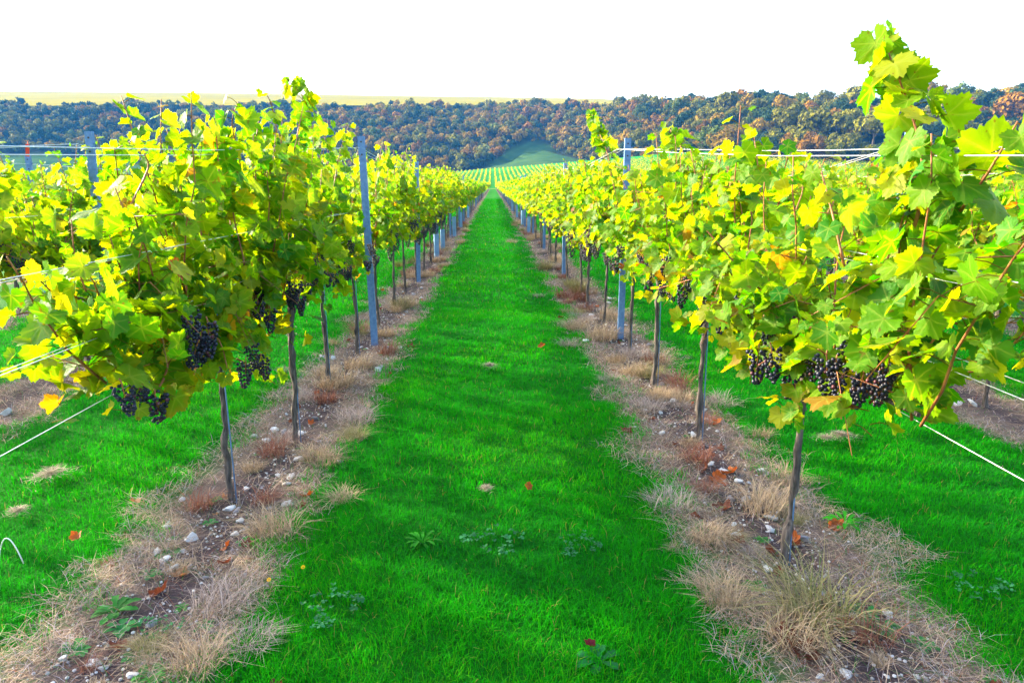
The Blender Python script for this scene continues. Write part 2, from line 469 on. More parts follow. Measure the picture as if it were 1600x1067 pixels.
for n, (p, w, ix, iy) in enumerate(kept):
    kd = kind_for(ix, iy); col = np.array(KINDS[kd]) * trng.uniform(0.8, 1.2)
    hgt = w * trng.uniform(0.95, 1.15)
    if n < 298:
        root = link('hillside_tree', None, loc=p, rot=(0, 0, trng.uniform(0, 6.28)))
        root.scale = (w, w, hgt)
        art = 'an' if kd[0] == 'o' else 'a'
        tag(root, f'{kd} round-crowned tree in the wood on the {region(ix)}', 'tree', f'{kd} trees in the wood on the {region(ix)}')
        c = link('crown', crowns[trng.integers(6)], root); c.color = (*col, 1)
        link('trunk', trunks[n % 2], root)
    else:
        vis = -60 < ix < 1660
        crown_geo(trng, 170 if vis else 50, 0.075, col, p, (w, w, hgt), mass)
tag(link('woodland', mass.mesh('woodland', [M['crown_mass']], False)), 'smaller trees of the far autumn wood covering the hillside', 'woodland', kind='stuff')
for ix, iy, D, w, lab, kd in ((718, 268, 425, 3.6, 'small lone yellow-green tree at the far end of the vineyard rows', 'pale yellow green'),
                             (281, 192, 700, 13, 'tall pale yellow tree standing out from the dark wood', 'pale yellow green'),
                             (905, 215, 700, 10, 'pale yellow-green tree alone above the grassy hollow', 'pale yellow green')):
    p = at_dist(ix, iy, D)
    root = link('hillside_tree', None, loc=p); root.scale = (w, w, w * 1.1)
    tag(root, lab, 'tree')
    c = link('crown', crowns[2], root); c.color = (*KINDS[kd], 1)
    link('trunk', trunks[0], root)

# ------------------------------------------------------------------ vine leaves
def leaf_template(level):
    lobes = [(0, 1.0, 31), (60, 0.92, 32), (-60, 0.92, 32), (116, 0.84, 32), (-116, 0.84, 32), (150, 0.74, 26), (-150, 0.74, 26)]
    def rad(a):
        r = 0.72 - 0.52 * max(0, (abs(a) - 150) / 25)
        return max([r] + [amp * math.exp(-0.5 * ((a - c) / wd) ** 2) for c, amp, wd in lobes])
    if level == 0:
        ang = np.linspace(-172, 172, 58)
    elif level == 1:
        ang = np.array([-170, -140, -112, -84, -56, -28, 0, 28, 56, 84, 112, 140, 170.0])
    else:
        ang = np.array([-165, -100, -50, 0, 50, 100, 165.0])
    n = len(ang)
    r = np.array([rad(a) for a in ang])
    if level == 0: r = r * (1 + 0.03 * np.sin(np.arange(n) * 1.9) + np.where(np.arange(n) % 2 == 0, 0.045, -0.045))
    th = np.radians(ang)
    out = np.stack([np.sin(th) * r, np.cos(th) * r], -1)
    ve = np.array([max(math.exp(-0.5 * ((a - c) / 5.0) ** 2) for c in (0, 56, -56, 112, -112)) for a in ang])
    if level == 0:
        midr = np.stack([np.sin(th) * r * 0.52, np.cos(th) * r * 0.52], -1)
        v = np.concatenate([[[0, 0]], midr, out])
        i = np.arange(n - 1)
        f = [np.stack([0 * i, i + 2, i + 1], -1), np.stack([i + 1, i + 2, i + 2 + n, i + 1 + n], -1)]
        vein = np.concatenate([[1], ve, ve * 0.75]); edge = np.concatenate([[0], np.full(n, 0.15), np.full(n, 1.0)])
        ribs = np.concatenate([[0], -0.022 * (1 - ve) + 0.012 * np.cos(5 * th), 0.05 * np.cos(th * 3.2)])
    else:
        v = np.concatenate([[[0, 0]], out]); i = np.arange(n - 1)
        f = [np.stack([0 * i, i + 2, i + 1], -1)]
        vein = np.concatenate([[1], ve * 0.8]); edge = np.concatenate([[0], np.full(n, 0.8)])
        ribs = np.concatenate([[0], 0.05 * np.cos(np.radians(ang) * 3.2)])
    return v, f, vein, edge, ribs
LT = [leaf_template(i) for i in range(3)]
GREEN, YG, YEL, ORG, RUST = [np.array(c) for c in ((0.020, 0.180, 0.004), (0.170, 0.305, 0.004), (0.37, 0.36, 0.008), (0.42, 0.17, 0.015), (0.26, 0.07, 0.02))]

def add_leaves(g, rng, pos, nrm, tipdir, size, level, zone, mat=0):
    """zone 0..1: 1 = the low fruiting zone where leaves turn yellow and rusty"""
    n = len(pos); tv, tf, vein, edge, ribs = LT[level]; k = len(tv)
    nrm = norm(nrm); t = norm(tipdir - nrm * (tipdir * nrm).sum(-1, keepdims=True)); s = np.cross(t, nrm)
    x, y = tv[:, 0], tv[:, 1]
    cup = rng.uniform(-0.45, 0.65, n)[:, None]; droop = rng.uniform(0.0, 0.5, n)[:, None]; tw = rng.uniform(-0.25, 0.25, n)[:, None]
    fold = rng.uniform(-0.05, 0.30, n)[:, None]
    z = cup * x ** 2 - droop * np.sign(y) * y ** 2 + tw * x * y + fold * np.abs(x) + ribs * rng.uniform(0.5, 1.6, n)[:, None]
    wx = x * rng.uniform(0.85, 1.12, n)[:, None]
    V = pos[:, None] + size[:, None, None] * (wx[..., None] * s[:, None] + y[None, :, None] * t[:, None] + z[..., None] * nrm[:, None])
    u = rng.uniform(0, 1, n)
    base = np.empty((n, 3))
    a = np.clip(rng.beta(1.5, 1.5, n), 0, 1)[:, None]
    base[:] = GREEN * (1 - a) + YG * a
    yel = u < 0.10 + 0.22 * zone; base[yel] = (YEL * 0.6 + YG * 0.4) * rng.uniform(0.8, 1.1, (yel.sum(), 1))
    org = u < 0.010 + 0.055 * zone; base[org] = (ORG * 0.7 + YEL * 0.3) * rng.uniform(0.6, 1.0, (org.sum(), 1))
    rus = u < 0.004 + 0.015 * zone; base[rus] = RUST
    base *= rng.uniform(0.85, 1.15, (n, 1))
    ea = np.where(rng.uniform(0, 1, n) < 0.10 + 0.30 * zone, rng.uniform(0.2, 0.7, n), 0.0)[:, None] * edge * (0.4 + 0.6 * rng.uniform(0, 1, (n, k)))
    ec = np.where(rng.uniform(0, 1, (n, 1)) < 0.6, YEL, ORG)
    T = base[:, None] * (1 - ea[..., None]) + ec[:, None] * ea[..., None]
    off = (np.arange(n) * k)[:, None, None]
    g.add(V.reshape(-1, 3), [(f[None] + off).reshape(-1, f.shape[1]) for f in tf], T.reshape(-1, 3), np.tile(vein, n), mat)

def shoot_leaves(rng, pts, lists, dens=1.0, size=0.105, zmin=None):
    """leaves set along a shoot; appends to lists (pos, normal, tip, size, zone)"""
    pts = np.asarray(pts)
    seg = np.linalg.norm(np.diff(pts, axis=0), axis=1); L = seg.sum()
    n = max(2, int(L / 0.062 * dens))
    s = (np.arange(n) + rng.uniform(0, 1, n) * 0.7) / n
    cum = np.concatenate([[0], np.cumsum(seg)]) / L
    node = np.stack([np.interp(s, cum, pts[:, i]) for i in range(3)], -1)
    side = np.where((np.arange(n) + rng.integers(2)) % 2 == 0, 1.0, -1.0)
    out = norm(np.stack([side * rng.uniform(0.35, 1.0, n), rng.normal(0, 0.75, n), rng.uniform(-0.25, 0.55, n)], -1))
    pet = rng.uniform(0.04, 0.13, n) * (1 - 0.55 * s)
    pos = node + out * pet[:, None]
    nr = out * rng.uniform(0.2, 0.9, n)[:, None] + np.array((0, 0, 0.55)) + 0.42 * rng.standard_normal((n, 3))
    tp = out * 0.6 + np.array((0, 0, -0.65)) + 0.45 * rng.standard_normal((n, 3))
    top = np.clip((s - 0.72) / 0.28, 0, 1)
    sz = size * rng.uniform(0.55, 1.3, n) * (1 - 0.5 * top)
    zone = np.clip((1.12 - pos[:, 2]) / 0.35, 0, 1) * 0.9
    if zmin is not None:
        ok = pos[:, 2] - sz * 0.5 > zmin(pos[:, 1])
        node, pos, nr, tp, sz, zone = node[ok], pos[ok], nr[ok], tp[ok], sz[ok], zone[ok]
    lists.append((pos, nr, tp, sz, zone, node))

def make_vine(seed, level, reach=(-0.62, 0.62), forward=0.0, extra=(), zmin=None, dens=1.4, height=1.67, nshoot=None, base_z=0.86, size=0.062, slope=0.0, xoff=0.0, clear=(), foot=(0, 0)):
    """Geometry of one vine in its own space (trunk foot at the origin, the row along y)."""
    rng = np.random.default_rng(seed)
    tr = Geo(); shoots = []; lists = []
    k = 17; zz = np.linspace(-0.06, base_z - 0.04, k)
    wob = np.cumsum(rng.normal(0, 0.0042, (k, 2)), axis=0); wob[0] = 0
    tp = np.column_stack([wob[:, 0], wob[:, 1], zz])
    rr = np.linspace(0.0158, 0.0135, k) * (1 + 0.19 * rng.standard_normal(k)); rr[0] *= 1.25; rr[-1] *= 1.35; rr[-2] *= 1.2
    sides = 10 if level == 0 else 6
    tube(tr, tp, rr, sides, lump=0.20, rng=rng)
    for sgn, end in ((-1, reach[0]), (1, reach[1])):
        a = [tp[-1], tp[-1] + (0, 0.06 * sgn, 0.045)]
        for q in np.linspace(0.25, 1, 5): a.append(np.array((rng.normal(0, 0.012), end * q * 0.95, base_z + rng.normal(0.012, 0.01))))
        tube(tr, a, np.linspace(0.013, 0.007, len(a)), max(5, sides - 3))
    ns = nshoot or int(round((reach[1] - reach[0]) * 13.5))
    for i in range(ns):
        y0 = reach[0] + (reach[1] - reach[0]) * (i + rng.uniform(0.1, 0.9)) / ns
        top = height + rng.normal(0, 0.11) + (rng.uniform(0.1, 0.3) if rng.uniform() < 0.10 else 0)
        top -= slope * max(0.0, -y0 - 0.15)
        top = min(top, height + 0.16)
        if rng.uniform() < 0.14: top -= rng.uniform(0.25, 0.5)
        lean = rng.normal(0, 0.115); drift = rng.normal(0, 0.14) + forward * np.clip(-(y0) / 0.8, 0, 1.4)
        n = 7; q = np.linspace(0, 1, n)
        pts = np.column_stack([0.02 * rng.standard_normal() + lean * q ** 1.2 + np.cumsum(rng.normal(0, 0.014, n)),
                               y0 + drift * q + np.cumsum(rng.normal(0, 0.014, n)), base_z + (top - base_z) * q])
        if rng.uniform() < 0.18:                             # top flops over
            pts[-1] += (rng.choice([-1, 1]) * 0.14, rng.normal(0, 0.06), -0.10)
        pts[:, 0] += xoff * np.clip(q * 2, 0, 1)
        shoots.append(pts); shoot_leaves(rng, pts, lists, dens, size, zmin)
        if rng.uniform() < 0.75 * dens:                      # a lateral that hangs out to the side
            b = pts[rng.integers(1, 4)]; sd = rng.choice([-1, 1])
            lp = np.stack([b, b + (sd * 0.12, rng.normal(0, 0.08), 0.03), b + (sd * rng.uniform(0.18, 0.30), rng.normal(0, 0.14), rng.uniform(-0.20, 0.06))])
            shoots.append(lp); shoot_leaves(rng, lp, lists, dens * 1.0, size * 0.95, zmin)
    # leaves that hang about the fruiting zone
    for i in range(int(ns * 0.5 * dens)):
        y0 = rng.uniform(*reach); sd = rng.choice([-1, 1])
        lp = np.array([(0, y0, base_z + 0.08), (sd * 0.10, y0 + rng.normal(0, 0.05), base_z + 0.04), (sd * rng.uniform(0.12, 0.22), y0 + rng.normal(0, 0.1), base_z - rng.uniform(0.0, 0.18))])
        shoot_leaves(rng, lp, lists, 0.9 * dens, size, zmin)
    n0 = sum(len(l[0]) for l in lists)
    for pts, d, s in extra:
        pts = np.asarray(pts, float)
        if len(pts) > 2:                                     # smooth the bends
            tt = np.arange(len(pts)); t2 = np.linspace(0, len(pts) - 1, len(pts) * 3 - 2)
            pts = np.stack([np.interp(t2, tt, pts[:, i]) for i in range(3)], -1)
            pts[1:-1] = (pts[:-2] + 2 * pts[1:-1] + pts[2:]) / 4
        shoots.append(pts); shoot_leaves(rng, pts, lists, d, s)
    L = [np.concatenate([l[i] for l in lists]) for i in range(6)]
    keep = np.ones(len(L[0]), bool)                          # the fruit zone is leaf-plucked in front of the bunches
    for c in clear:
        c = np.asarray(c) - (0, 0, 0.06); e = norm(np.array((-foot[0], -foot[1], EYE)) - c); d = L[0] - c
        a_ = np.clip(d @ e, 0, 0.42); keep &= np.linalg.norm(d - a_[:, None] * e, axis=1) > 0.058
    keep[n0:] = True
    L = [l[keep] for l in L]
    fo = Geo()
    add_leaves(fo, rng, L[0], L[1], L[2], L[3], level, L[4])
    if level == 0:                                           # petioles
        for a, b in zip(L[5], L[0]):
            tube(fo, [a, (a + b) / 2 + (0, 0, 0.006), b], [0.0018, 0.0015, 0.0013], 3, (0.17, 0.13, 0.02), cap=False)
    return tr, shoots, fo, rng

def shoot_mesh(g, pts, sides, r0=0.0052):
    tube(g, pts, np.linspace(r0, r0 * 0.42, len(pts)), sides, cap=sides > 4)

# grape bunches
def ico():
    t = (1 + 5 ** 0.5) / 2
    v = norm(np.array([(-1, t, 0), (1, t, 0), (-1, -t, 0), (1, -t, 0), (0, -1, t), (0, 1, t), (0, -1, -t), (0, 1, -t), (t, 0, -1), (t, 0, 1), (-t, 0, -1), (-t, 0, 1)], float))
    f = [(0, 11, 5), (0, 5, 1), (0, 1, 7), (0, 7, 10), (0, 10, 11), (1, 5, 9), (5, 11, 4), (11, 10, 2), (10, 7, 6), (7, 1, 8), (3, 9, 4), (3, 4, 2), (3, 2, 6), (3, 6, 8), (3, 8, 9), (4, 9, 5), (2, 4, 11), (6, 2, 10), (8, 6, 7), (9, 8, 1)]
    v = list(map(tuple, v)); nf = []; c = {}
    def mid(a, b):
        k = (min(a, b), max(a, b))
        if k not in c: c[k] = len(v); v.append(tuple(norm((np.array(v[a]) + np.array(v[b])) / 2)))
        return c[k]
    for a, b_, d in f:
        x, y, z = mid(a, b_), mid(b_, d), mid(d, a)
        nf += [(a, x, z), (b_, y, x), (d, z, y), (x, y, z)]
    return np.array(v), np.array(nf), np.array(f)
IV, IF, IF0 = ico()
def bunch_mesh(seed, fine=True):
    """A hanging bunch about 0.14 long, top at the origin."""
    rng = np.random.default_rng(seed); g = Geo()
    tube(g, [(0, 0, 0.02), (0.004, 0, 0.0), (0, 0.003, -0.08)], [0.003, 0.003, 0.002], 5, (1.6, 1.0, 0.4), 1)
    pts = []
    L = rng.uniform(0.10, 0.15); tries = 0
    while len(pts) < 62 and tries < 3000:
        tries += 1
        q = rng.uniform(0, 1) ** 0.8; a = rng.uniform(0, 6.283)
        r = (0.040 * (1 - q) ** 0.6 + 0.008) * math.sqrt(rng.uniform(0.35, 1))
        p = np.array((r * math.cos(a), r * math.sin(a), -L * q))
        if all(np.linalg.norm(p - o) > 0.0118 for o in pts): pts.append(p)
    for p in pts:
        r = rng.uniform(0.0060, 0.0086)
        red = (1.0, 1.0, 1.0) if rng.uniform() < 0.93 else (6.0, 1.2, 0.8)
        v = IV if fine else IV[:12]
        g.add(p + v * r * (1, 1, 1.06), [IF if fine else IF0], np.array(red) * rng.uniform(0.35, 1.1))
    return g.mesh('grape_bunch', [M['grape'], M['shoot']])
BUNCH = [bunch_mesh(100 + i) for i in range(5)]
BUNCH_LO = [bunch_mesh(200 + i, False) for i in range(3)]

# ------------------------------------------------------------------ the vine rows
XL, XR = -1.22, 1.20
ordinal = ['first', 'second', 'third', 'fourth', 'fifth', 'sixth', 'seventh', 'eighth', 'ninth', 'tenth', 'eleventh', 'twelfth', 'thirteenth', 'fourteenth', 'fifteenth', 'sixteenth']
ROWTXT = {-1: 'row left of the grass lane', 1: 'row right of the grass lane', -2: 'second row left of the lane', 2: 'second row right of the lane',
          -3: 'third row left of the lane', 3: 'third row right of the lane', -4: 'fourth row left of the lane', 4: 'fourth row right of the lane'}

def steel_stake(root, rng, h=0.95, x=0.028):
    g = Geo(); tube(g, [(x, -0.012, -0.08), (x * 0.8, -0.01, h * 0.5), (x * 0.6, -0.012, h)], 0.0032, 6)
    o = link('support_stake', g.mesh('support_stake', [M['steel']]), root)
    g = Geo()
    for z in (0.66, 0.70):
        th = np.linspace(0, 2 * math.pi, 13)
        tube(g, np.column_stack([0.012 + 0.03 * np.cos(th), 0.028 * np.sin(th), z + 0.004 * np.sin(th)]), 0.0022, 4, cap=False)
    link('tie', g.mesh('tie', [M['dark']]), root)

def build_near_vine(row, idx, x, y, seed, label, bunches=(), nb=7, **kw):
    """The vines at the front: every shoot and bunch a part of its own, leaves with teeth and veins."""
    pr = np.random.default_rng(seed + 500); side = -np.sign(x)
    pos = [np.array(b) - (x, y, -0.055) for b in bunches]
    for i in range(nb):
        pos.append(np.array((side * pr.uniform(0.10, 0.20) * (1 if i % 4 else -1), pr.uniform(-0.5, 0.5), pr.uniform(0.84, 1.08))))
    tr, shoots, fo, rng = make_vine(seed, 0, clear=pos, foot=(x, y), **kw)
    root = link('grapevine', None, loc=(x, y, 0))
    tag(root, label, 'grapevine', f'grapevines of the {ROWTXT[row]}')
    link('trunk', tr.mesh('trunk', [M['bark']]), root)
    steel_stake(root, rng)
    link('foliage', fo.mesh('foliage', [M['leaf']]), root)
    for i, pts in enumerate(shoots):
        if i >= 95: break
        g = Geo(); shoot_mesh(g, pts, 6, 0.0046 if len(pts) > 4 else 0.0026)
        link('shoot', g.mesh('shoot', [M['shoot']]), root)
    for i, p in enumerate(pos):
        o = link('grape_bunch', BUNCH[i % 5], root, p, (rng.normal(0, 0.12), rng.normal(0, 0.12), rng.uniform(0, 6.28)))
        o.scale = [rng.uniform(0.70, 0.92)] * 3

def R(px, py, dx=-0.17): return on_row(px, py, XR + dx)
def L(px, py, dx=0.17): return on_row(px, py, XL + dx)
def rel(pts, x, y): return [np.asarray(p) - (x, y, 0) for p in pts]

def low_edge(y0, y1, z0, z1):
    """lowest leaf height, rising from z0 at y1 to z1 at y0 (towards the camera end of the row)"""
    return lambda yy: np.interp(yy, [y0, y1], [z1, z0])

# left row, front vines
build_near_vine(-1, 0, -1.27, 3.19, 21, 'first vine left of the lane, dark grapes hanging by its thin bare trunk',
    bunches=[L(300, 510, .16), L(325, 525, .17), L(318, 545, .15), L(245, 640, .10), L(192, 625, .08), L(385, 582, .12), L(392, 555, .1), L(403, 488, .1), L(222, 622, .07), L(312, 560, .17), L(478, 455, .17), L(410, 575, .17)], nb=4,
    reach=(-0.95, 0.60), forward=-0.28, zmin=low_edge(-1.5, -0.75, 0.58, 1.06), dens=1.85, height=1.66, nshoot=27, size=0.060, slope=0.46,
    extra=[(rel([L(270, 540, .02), L(255, 600, .08), L(215, 640, .06), L(200, 650, .05)], -1.27, 3.19), 2.2, 0.058), (rel([L(330, 560, .02), L(290, 610, .05), L(270, 640, .06)], -1.27, 3.19), 2.0, 0.055),
           (rel([L(370, 560, .02), L(410, 585, .1), L(430, 600, .12)], -1.27, 3.19), 2.0, 0.055), (rel([L(300, 500, .0), L(345, 530, .16), L(355, 575, .2)], -1.27, 3.19), 1.6, 0.055), (rel([L(385, 330, 0), L(375, 250, 0), L(360, 190, .02), L(372, 160, .02)], -1.27, 3.19), 2.1, 0.062), (rel([L(345, 320, 0), L(340, 235, 0), L(335, 180, 0)], -1.27, 3.19), 1.8, 0.062),
           (rel([L(200, 330, 0), L(235, 260, 0.02), L(225, 240, .02)], -1.27, 3.19), 1.2, 0.058)])
build_near_vine(-1, 1, -1.17, 3.98, 22, 'second vine left of the lane, tallest leaning shoots, several grape bunches low down', height=1.70,
    bunches=[L(455, 470, .13), L(470, 480, .12), L(490, 440, .1), L(480, 425, .1), L(500, 410, .1), L(462, 455, .16)], nb=4, dens=1.5,
    extra=[(rel([L(470, 310, 0), L(480, 240, 0), L(488, 195, 0), L(478, 165, 0)], -1.17, 3.98), 1.9, 0.060), (rel([L(400, 300, 0), L(398, 230, 0), L(405, 185, 0)], -1.17, 3.98), 1.9, 0.060), (rel([L(450, 300, 0), L(462, 225, 0.0), L(470, 180, .02), L(475, 150, .02), L(448, 124, .02)], -1.17, 3.98), 3.6, 0.060),
           (rel([L(420, 300, 0), L(435, 215, 0.0), L(425, 165, .02), L(418, 150, .02)], -1.17, 3.98), 1.7, 0.060)])
build_near_vine(-1, 2, -1.28, 5.25, 23, 'third vine left of the lane, its leaves just in front of the nearest post',
    bunches=[L(549, 385, .1), L(535, 420, .1), L(520, 440, .08)], nb=7, reach=(-0.7, 0.55), xoff=-0.09, height=1.70,
    extra=[(rel([L(500, 300, 0), L(505, 240, 0.0), L(512, 190, .02)], -1.28, 5.25), 1.7, 0.060), (rel([L(520, 300, 0), L(530, 240, 0.0), L(545, 195, .02)], -1.28, 5.25), 1.7, 0.060)])
build_near_vine(-1, 3, -1.24, 6.25, 24, 'fourth vine left of the lane, right beside the nearest leaning post', nb=4, reach=(-0.55, 0.2), xoff=-0.12)
# right row, front vines
build_near_vine(1, 0, 1.16, 2.56, 31, 'first vine right of the lane, with a very tall leafy shoot above the skyline',
    bunches=[R(1290, 580), R(1305, 590, -.16), R(1385, 595, -.10), R(1372, 612, -.08), R(1350, 605, -.10), R(1238, 598, -.14), R(1270, 575, -.12), R(1300, 560, -.1)], nb=4,
    reach=(-0.80, 0.62), forward=-0.34, zmin=low_edge(-1.05, -0.45, 0.60, 1.10), dens=2.05, height=1.50, nshoot=25, size=0.055, slope=0.0,
    extra=[(rel([R(1300, 560, -.1), R(1305, 610, -.14), R(1315, 655, -.15)], 1.16, 2.56), 2.2, 0.07), (rel([R(1245, 540, -.1), R(1240, 590, -.14), R(1250, 640, -.14)], 1.16, 2.56), 2.2, 0.055), (rel([R(1190, 510, -.05), R(1175, 560, -.1), R(1172, 600, -.1)], 1.16, 2.56), 2.0, 0.055),
           (rel([R(1390, 540, -.05), R(1415, 575, -.1), R(1425, 600, -.1)], 1.16, 2.56), 2.0, 0.055), (rel([R(1375, 560, .05), R(1405, 500, .06), R(1450, 420, .08), R(1460, 370, .08)], 1.16, 2.56), 0.9, 0.085),
           (rel([R(1425, 370, -.05), R(1442, 300, -.06), R(1440, 230, -.06), R(1415, 150, -.05), R(1395, 100, -.05), R(1372, 42, -.05)], 1.16, 2.56), 1.9, 0.064), (rel([R(1435, 300, -.03), R(1432, 230, -.04), R(1408, 150, -.03), R(1388, 95, -.03), R(1368, 48, -.03)], 1.16, 2.56), 1.9, 0.064),
           (rel([R(1500, 330, 0), R(1545, 270, 0), R(1590, 190, 0)], 1.16, 2.56), 2.0, 0.078),
           (rel([R(1320, 420, -.1), R(1300, 330, -.1), R(1280, 255, -.1)], 1.16, 2.56), 1.2, 0.07)])
build_near_vine(1, 1, 1.21, 3.94, 32, 'second vine right of the lane, grape bunches hanging clear of its leaves',
    bunches=[R(1140, 500, -.12), R(1095, 470, -.1), R(1098, 505, -.1), R(1125, 500, -.08), R(1170, 565, -.12), R(1200, 530, -.15), R(1160, 480, -.15), R(1130, 480, -.17)], nb=4, reach=(-0.7, 0.62), dens=1.5, height=1.67,
    extra=[(rel([R(1120, 330, 0), R(1122, 270, 0), R(1130, 225, 0)], 1.21, 3.94), 2.0, 0.06), (rel([R(1190, 330, 0), R(1185, 265, 0), R(1178, 212, 0)], 1.21, 3.94), 2.2, 0.06), (rel([R(1215, 330, 0), R(1222, 280, 0), R(1235, 228, 0)], 1.21, 3.94), 2.0, 0.06)])
build_near_vine(1, 2, 1.21, 5.1, 33, 'third vine right of the lane, an arching shoot tip rising over the top wire', height=1.61,
    bunches=[R(1037, 415), R(1045, 455), R(1050, 440, -.05)], nb=7,
    extra=[(rel([R(1080, 280, 0), R(1065, 230, 0), R(1045, 200, 0)], 1.21, 5.1), 2.0, 0.060)])
build_near_vine(1, 3, 1.23, 6.25, 34, 'fourth vine right of the lane, leafy shoot curling left beside the tall post', nb=7, height=1.50,
    extra=[(rel([R(960, 300, -.05), R(950, 240, -.08), R(935, 205, -.1), R(922, 172, -.1)], 1.23, 6.25), 2.2, 0.062)])

# shared meshes for the rest
def proto(seed, level, **kw):
    tr, shoots, fo, rng = make_vine(seed, level, **kw)
    if level < 2 or True:
        for p in shoots: shoot_mesh_g(fo, p, 4)
    return tr.mesh('trunk', [M['bark']]), fo.mesh('foliage', [M['leaf'] if level < 2 else M['leaf_far'], M['shoot']])
def shoot_mesh_g(g, pts, sides):
    tube(g, pts, np.linspace(0.005, 0.0025, len(pts)), sides, (1, 1, 1), 1, cap=False)
PROTO_A = [proto(60 + i, 0 if i < 2 else 1, dens=1.5, height=1.62) for i in range(6)]
PROTO_B = [proto(80 + i, 2, dens=1.0, size=0.090, height=1.60 + 0.06 * (i % 2)) for i in range(6)]
vrng = np.random.default_rng(77)
def place_vine(row, x, y, n):
    near = y < 22
    tr, fo = (PROTO_A if near else PROTO_B)[vrng.integers(6)]
    root = link('grapevine', None, loc=(x + vrng.normal(0, 0.03), y, field_z(x, y)), rot=(0, 0, math.pi * vrng.integers(2) + vrng.normal(0, 0.05)))
    root.scale = (vrng.uniform(0.9, 1.15), vrng.uniform(0.97, 1.1), vrng.uniform(0.95, 1.06) * ((1.06 if row == -1 else 1.025) if y < 25 else 0.97))
    if row == -2 and y < 4.0: root.scale[2] = 1.19
    if n < 14:
        tag(root, f'{ordinal[n]} vine counted from the front in the {ROWTXT[row]}', 'grapevine', f'grapevines of the {ROWTXT[row]}')
    else:
        tag(root, f'one of the small far-off vines receding down the {ROWTXT[row]}', 'grapevine', f'far-off grapevines of the {ROWTXT[row]}')
    link('trunk', tr, root); link('foliage', fo, root)
    if y < 17 and abs(row) < 3:
        for i in range(7):
            o = link('grape_bunch', (BUNCH_LO)[i % 3], root, (vrng.choice([-1, 1]) * vrng.uniform(0.08, 0.24), vrng.uniform(-0.55, 0.55), vrng.uniform(0.78, 1.04)), (0, 0, vrng.uniform(0, 6)))
            o.scale = [vrng.uniform(1.0, 1.3)] * 3
def row_x(row): return (XL if row < 0 else XR) + math.copysign((abs(row) - 1) * ROWGAP, row)
STEP = 1.2
END = {}
for row, y0, n0, count in ((-1, 7.45, 4, 68), (1, 7.45, 4, 68), (-2, 3.45, 0, 38), (2, 3.35, 0, 38), (-3, 6.0, 0, 24), (3, 6.0, 0, 24), (-4, 9.5, 0, 15), (4, 9.5, 0, 15)):
    for i in range(count): place_vine(row, row_x(row), y0 + STEP * i, n0 + i)
    END[row] = y0 + STEP * count

# every vine farther off: one mass of foliage
frng = np.random.default_rng(91)
far = Geo()
def far_row(x, ya, yb, per_m, size, width=0.26):
    n = int((yb - ya) * per_m)
    if n <= 0: return
    y = frng.uniform(ya, yb, n)
    xx = x + frng.normal(0, width * 0.6, n)
    hump = 0.10 * np.sin(y * 1.7 + x) + 0.06 * np.sin(y * 4.3 + x * 2)
    z = 0.78 + frng.beta(1.5, 1.2, n) * (0.9 + hump) + field_z(xx, y)
    p = np.stack([xx, y, z], -1)
    nr = norm(np.stack([np.sign(xx - x) * 0.6, 0 * y, 0 * y + 0.6], -1) + 0.5 * frng.standard_normal((n, 3)))
    a = norm(np.cross(nr, frng.standard_normal((n, 3)))); b = np.cross(nr, a)
    s = (size * frng.uniform(0.6, 1.2, n))[:, None]
    v = np.stack([p - b * s, p + a * s * 0.8 - b * s * 0.1, p + b * s, p - a * s * 0.8 + b * s * 0.15], 1)
    al = frng.beta(1.5, 1.5, n)[:, None]
    t = GREEN * (1 - al) + YG * al
    k = frng.uniform(0, 1, n) < 0.55; t[k] = YEL * 0.7 + YG * 0.3
    t *= 0.8
    far.add(v.reshape(-1, 3), [np.arange(n * 4).reshape(-1, 4)], np.repeat(t, 4, axis=0))
for row in [r for r in range(-86, 111) if r]:
    x = row_x(row)
    y0 = max(END.get(row, 0.0), abs(x) * 1.30)
    for a, b_, per, s in ((0, 45, 90, 0.085), (45, 100, 40, 0.13), (100, 236, 22, 0.24)):
        far_row(x, max(a, y0), b_, per * (1 if abs(row) < 8 else 0.65), s)
    if -42 <= row <= 110:
        far_row(x, max(242, y0), 392, 9 if abs(row) < 36 else 5, 0.30, 0.2)
tag(link('distant_vines', far.mesh('distant_vines', [M['leaf_far']], False)), 'distant rows of yellow-green vines running up to the hill', 'vines', kind='stuff')

# ------------------------------------------------------------------ trellis posts
def post_mesh(h):
    g = Geo(); w, fl, t = 0.030, 0.034, 0.005
    out = [(-w, fl), (-w, 0), (w, 0), (w, fl), (w - t, fl), (w - t, t), (-w + t, t), (-w + t, fl)]
    n = len(out)
    v = [(x, y, z) for z in (-0.25, h * 0.33, h * 0.66, h) for x, y in out]
    q = [(k * n + i, k * n + (i + 1) % n, (k + 1) * n + (i + 1) % n, (k + 1) * n + i) for k in range(3) for i in range(n)]
    top = 3 * n
    q += [(top + 0, top + 1, top + 6, top + 7), (top + 1, top + 2, top + 5, top + 6), (top + 2, top + 3, top + 4, top + 5)]
    g.add(v, [q])
    return g.mesh('profile', [M['steel']], False)
g = Geo()
th = np.linspace(0, 2 * math.pi, 11)[:-1]
g.add([(0, -0.003, 0)] + [(0.008 * math.cos(a), -0.003, 0.008 * math.sin(a)) for a in th] + [(0.008 * math.cos(a), 0.001, 0.008 * math.sin(a)) for a in th],
      [[(0, 1 + (i + 1) % 10, 1 + i) for i in range(10)], [(1 + i, 1 + (i + 1) % 10, 11 + (i + 1) % 10, 11 + i) for i in range(10)]])
HOLE_DISC = g.mesh('hole_disc', [M['dark']], False)  # dark disc in place of a hole in the post, its darkness only coloured
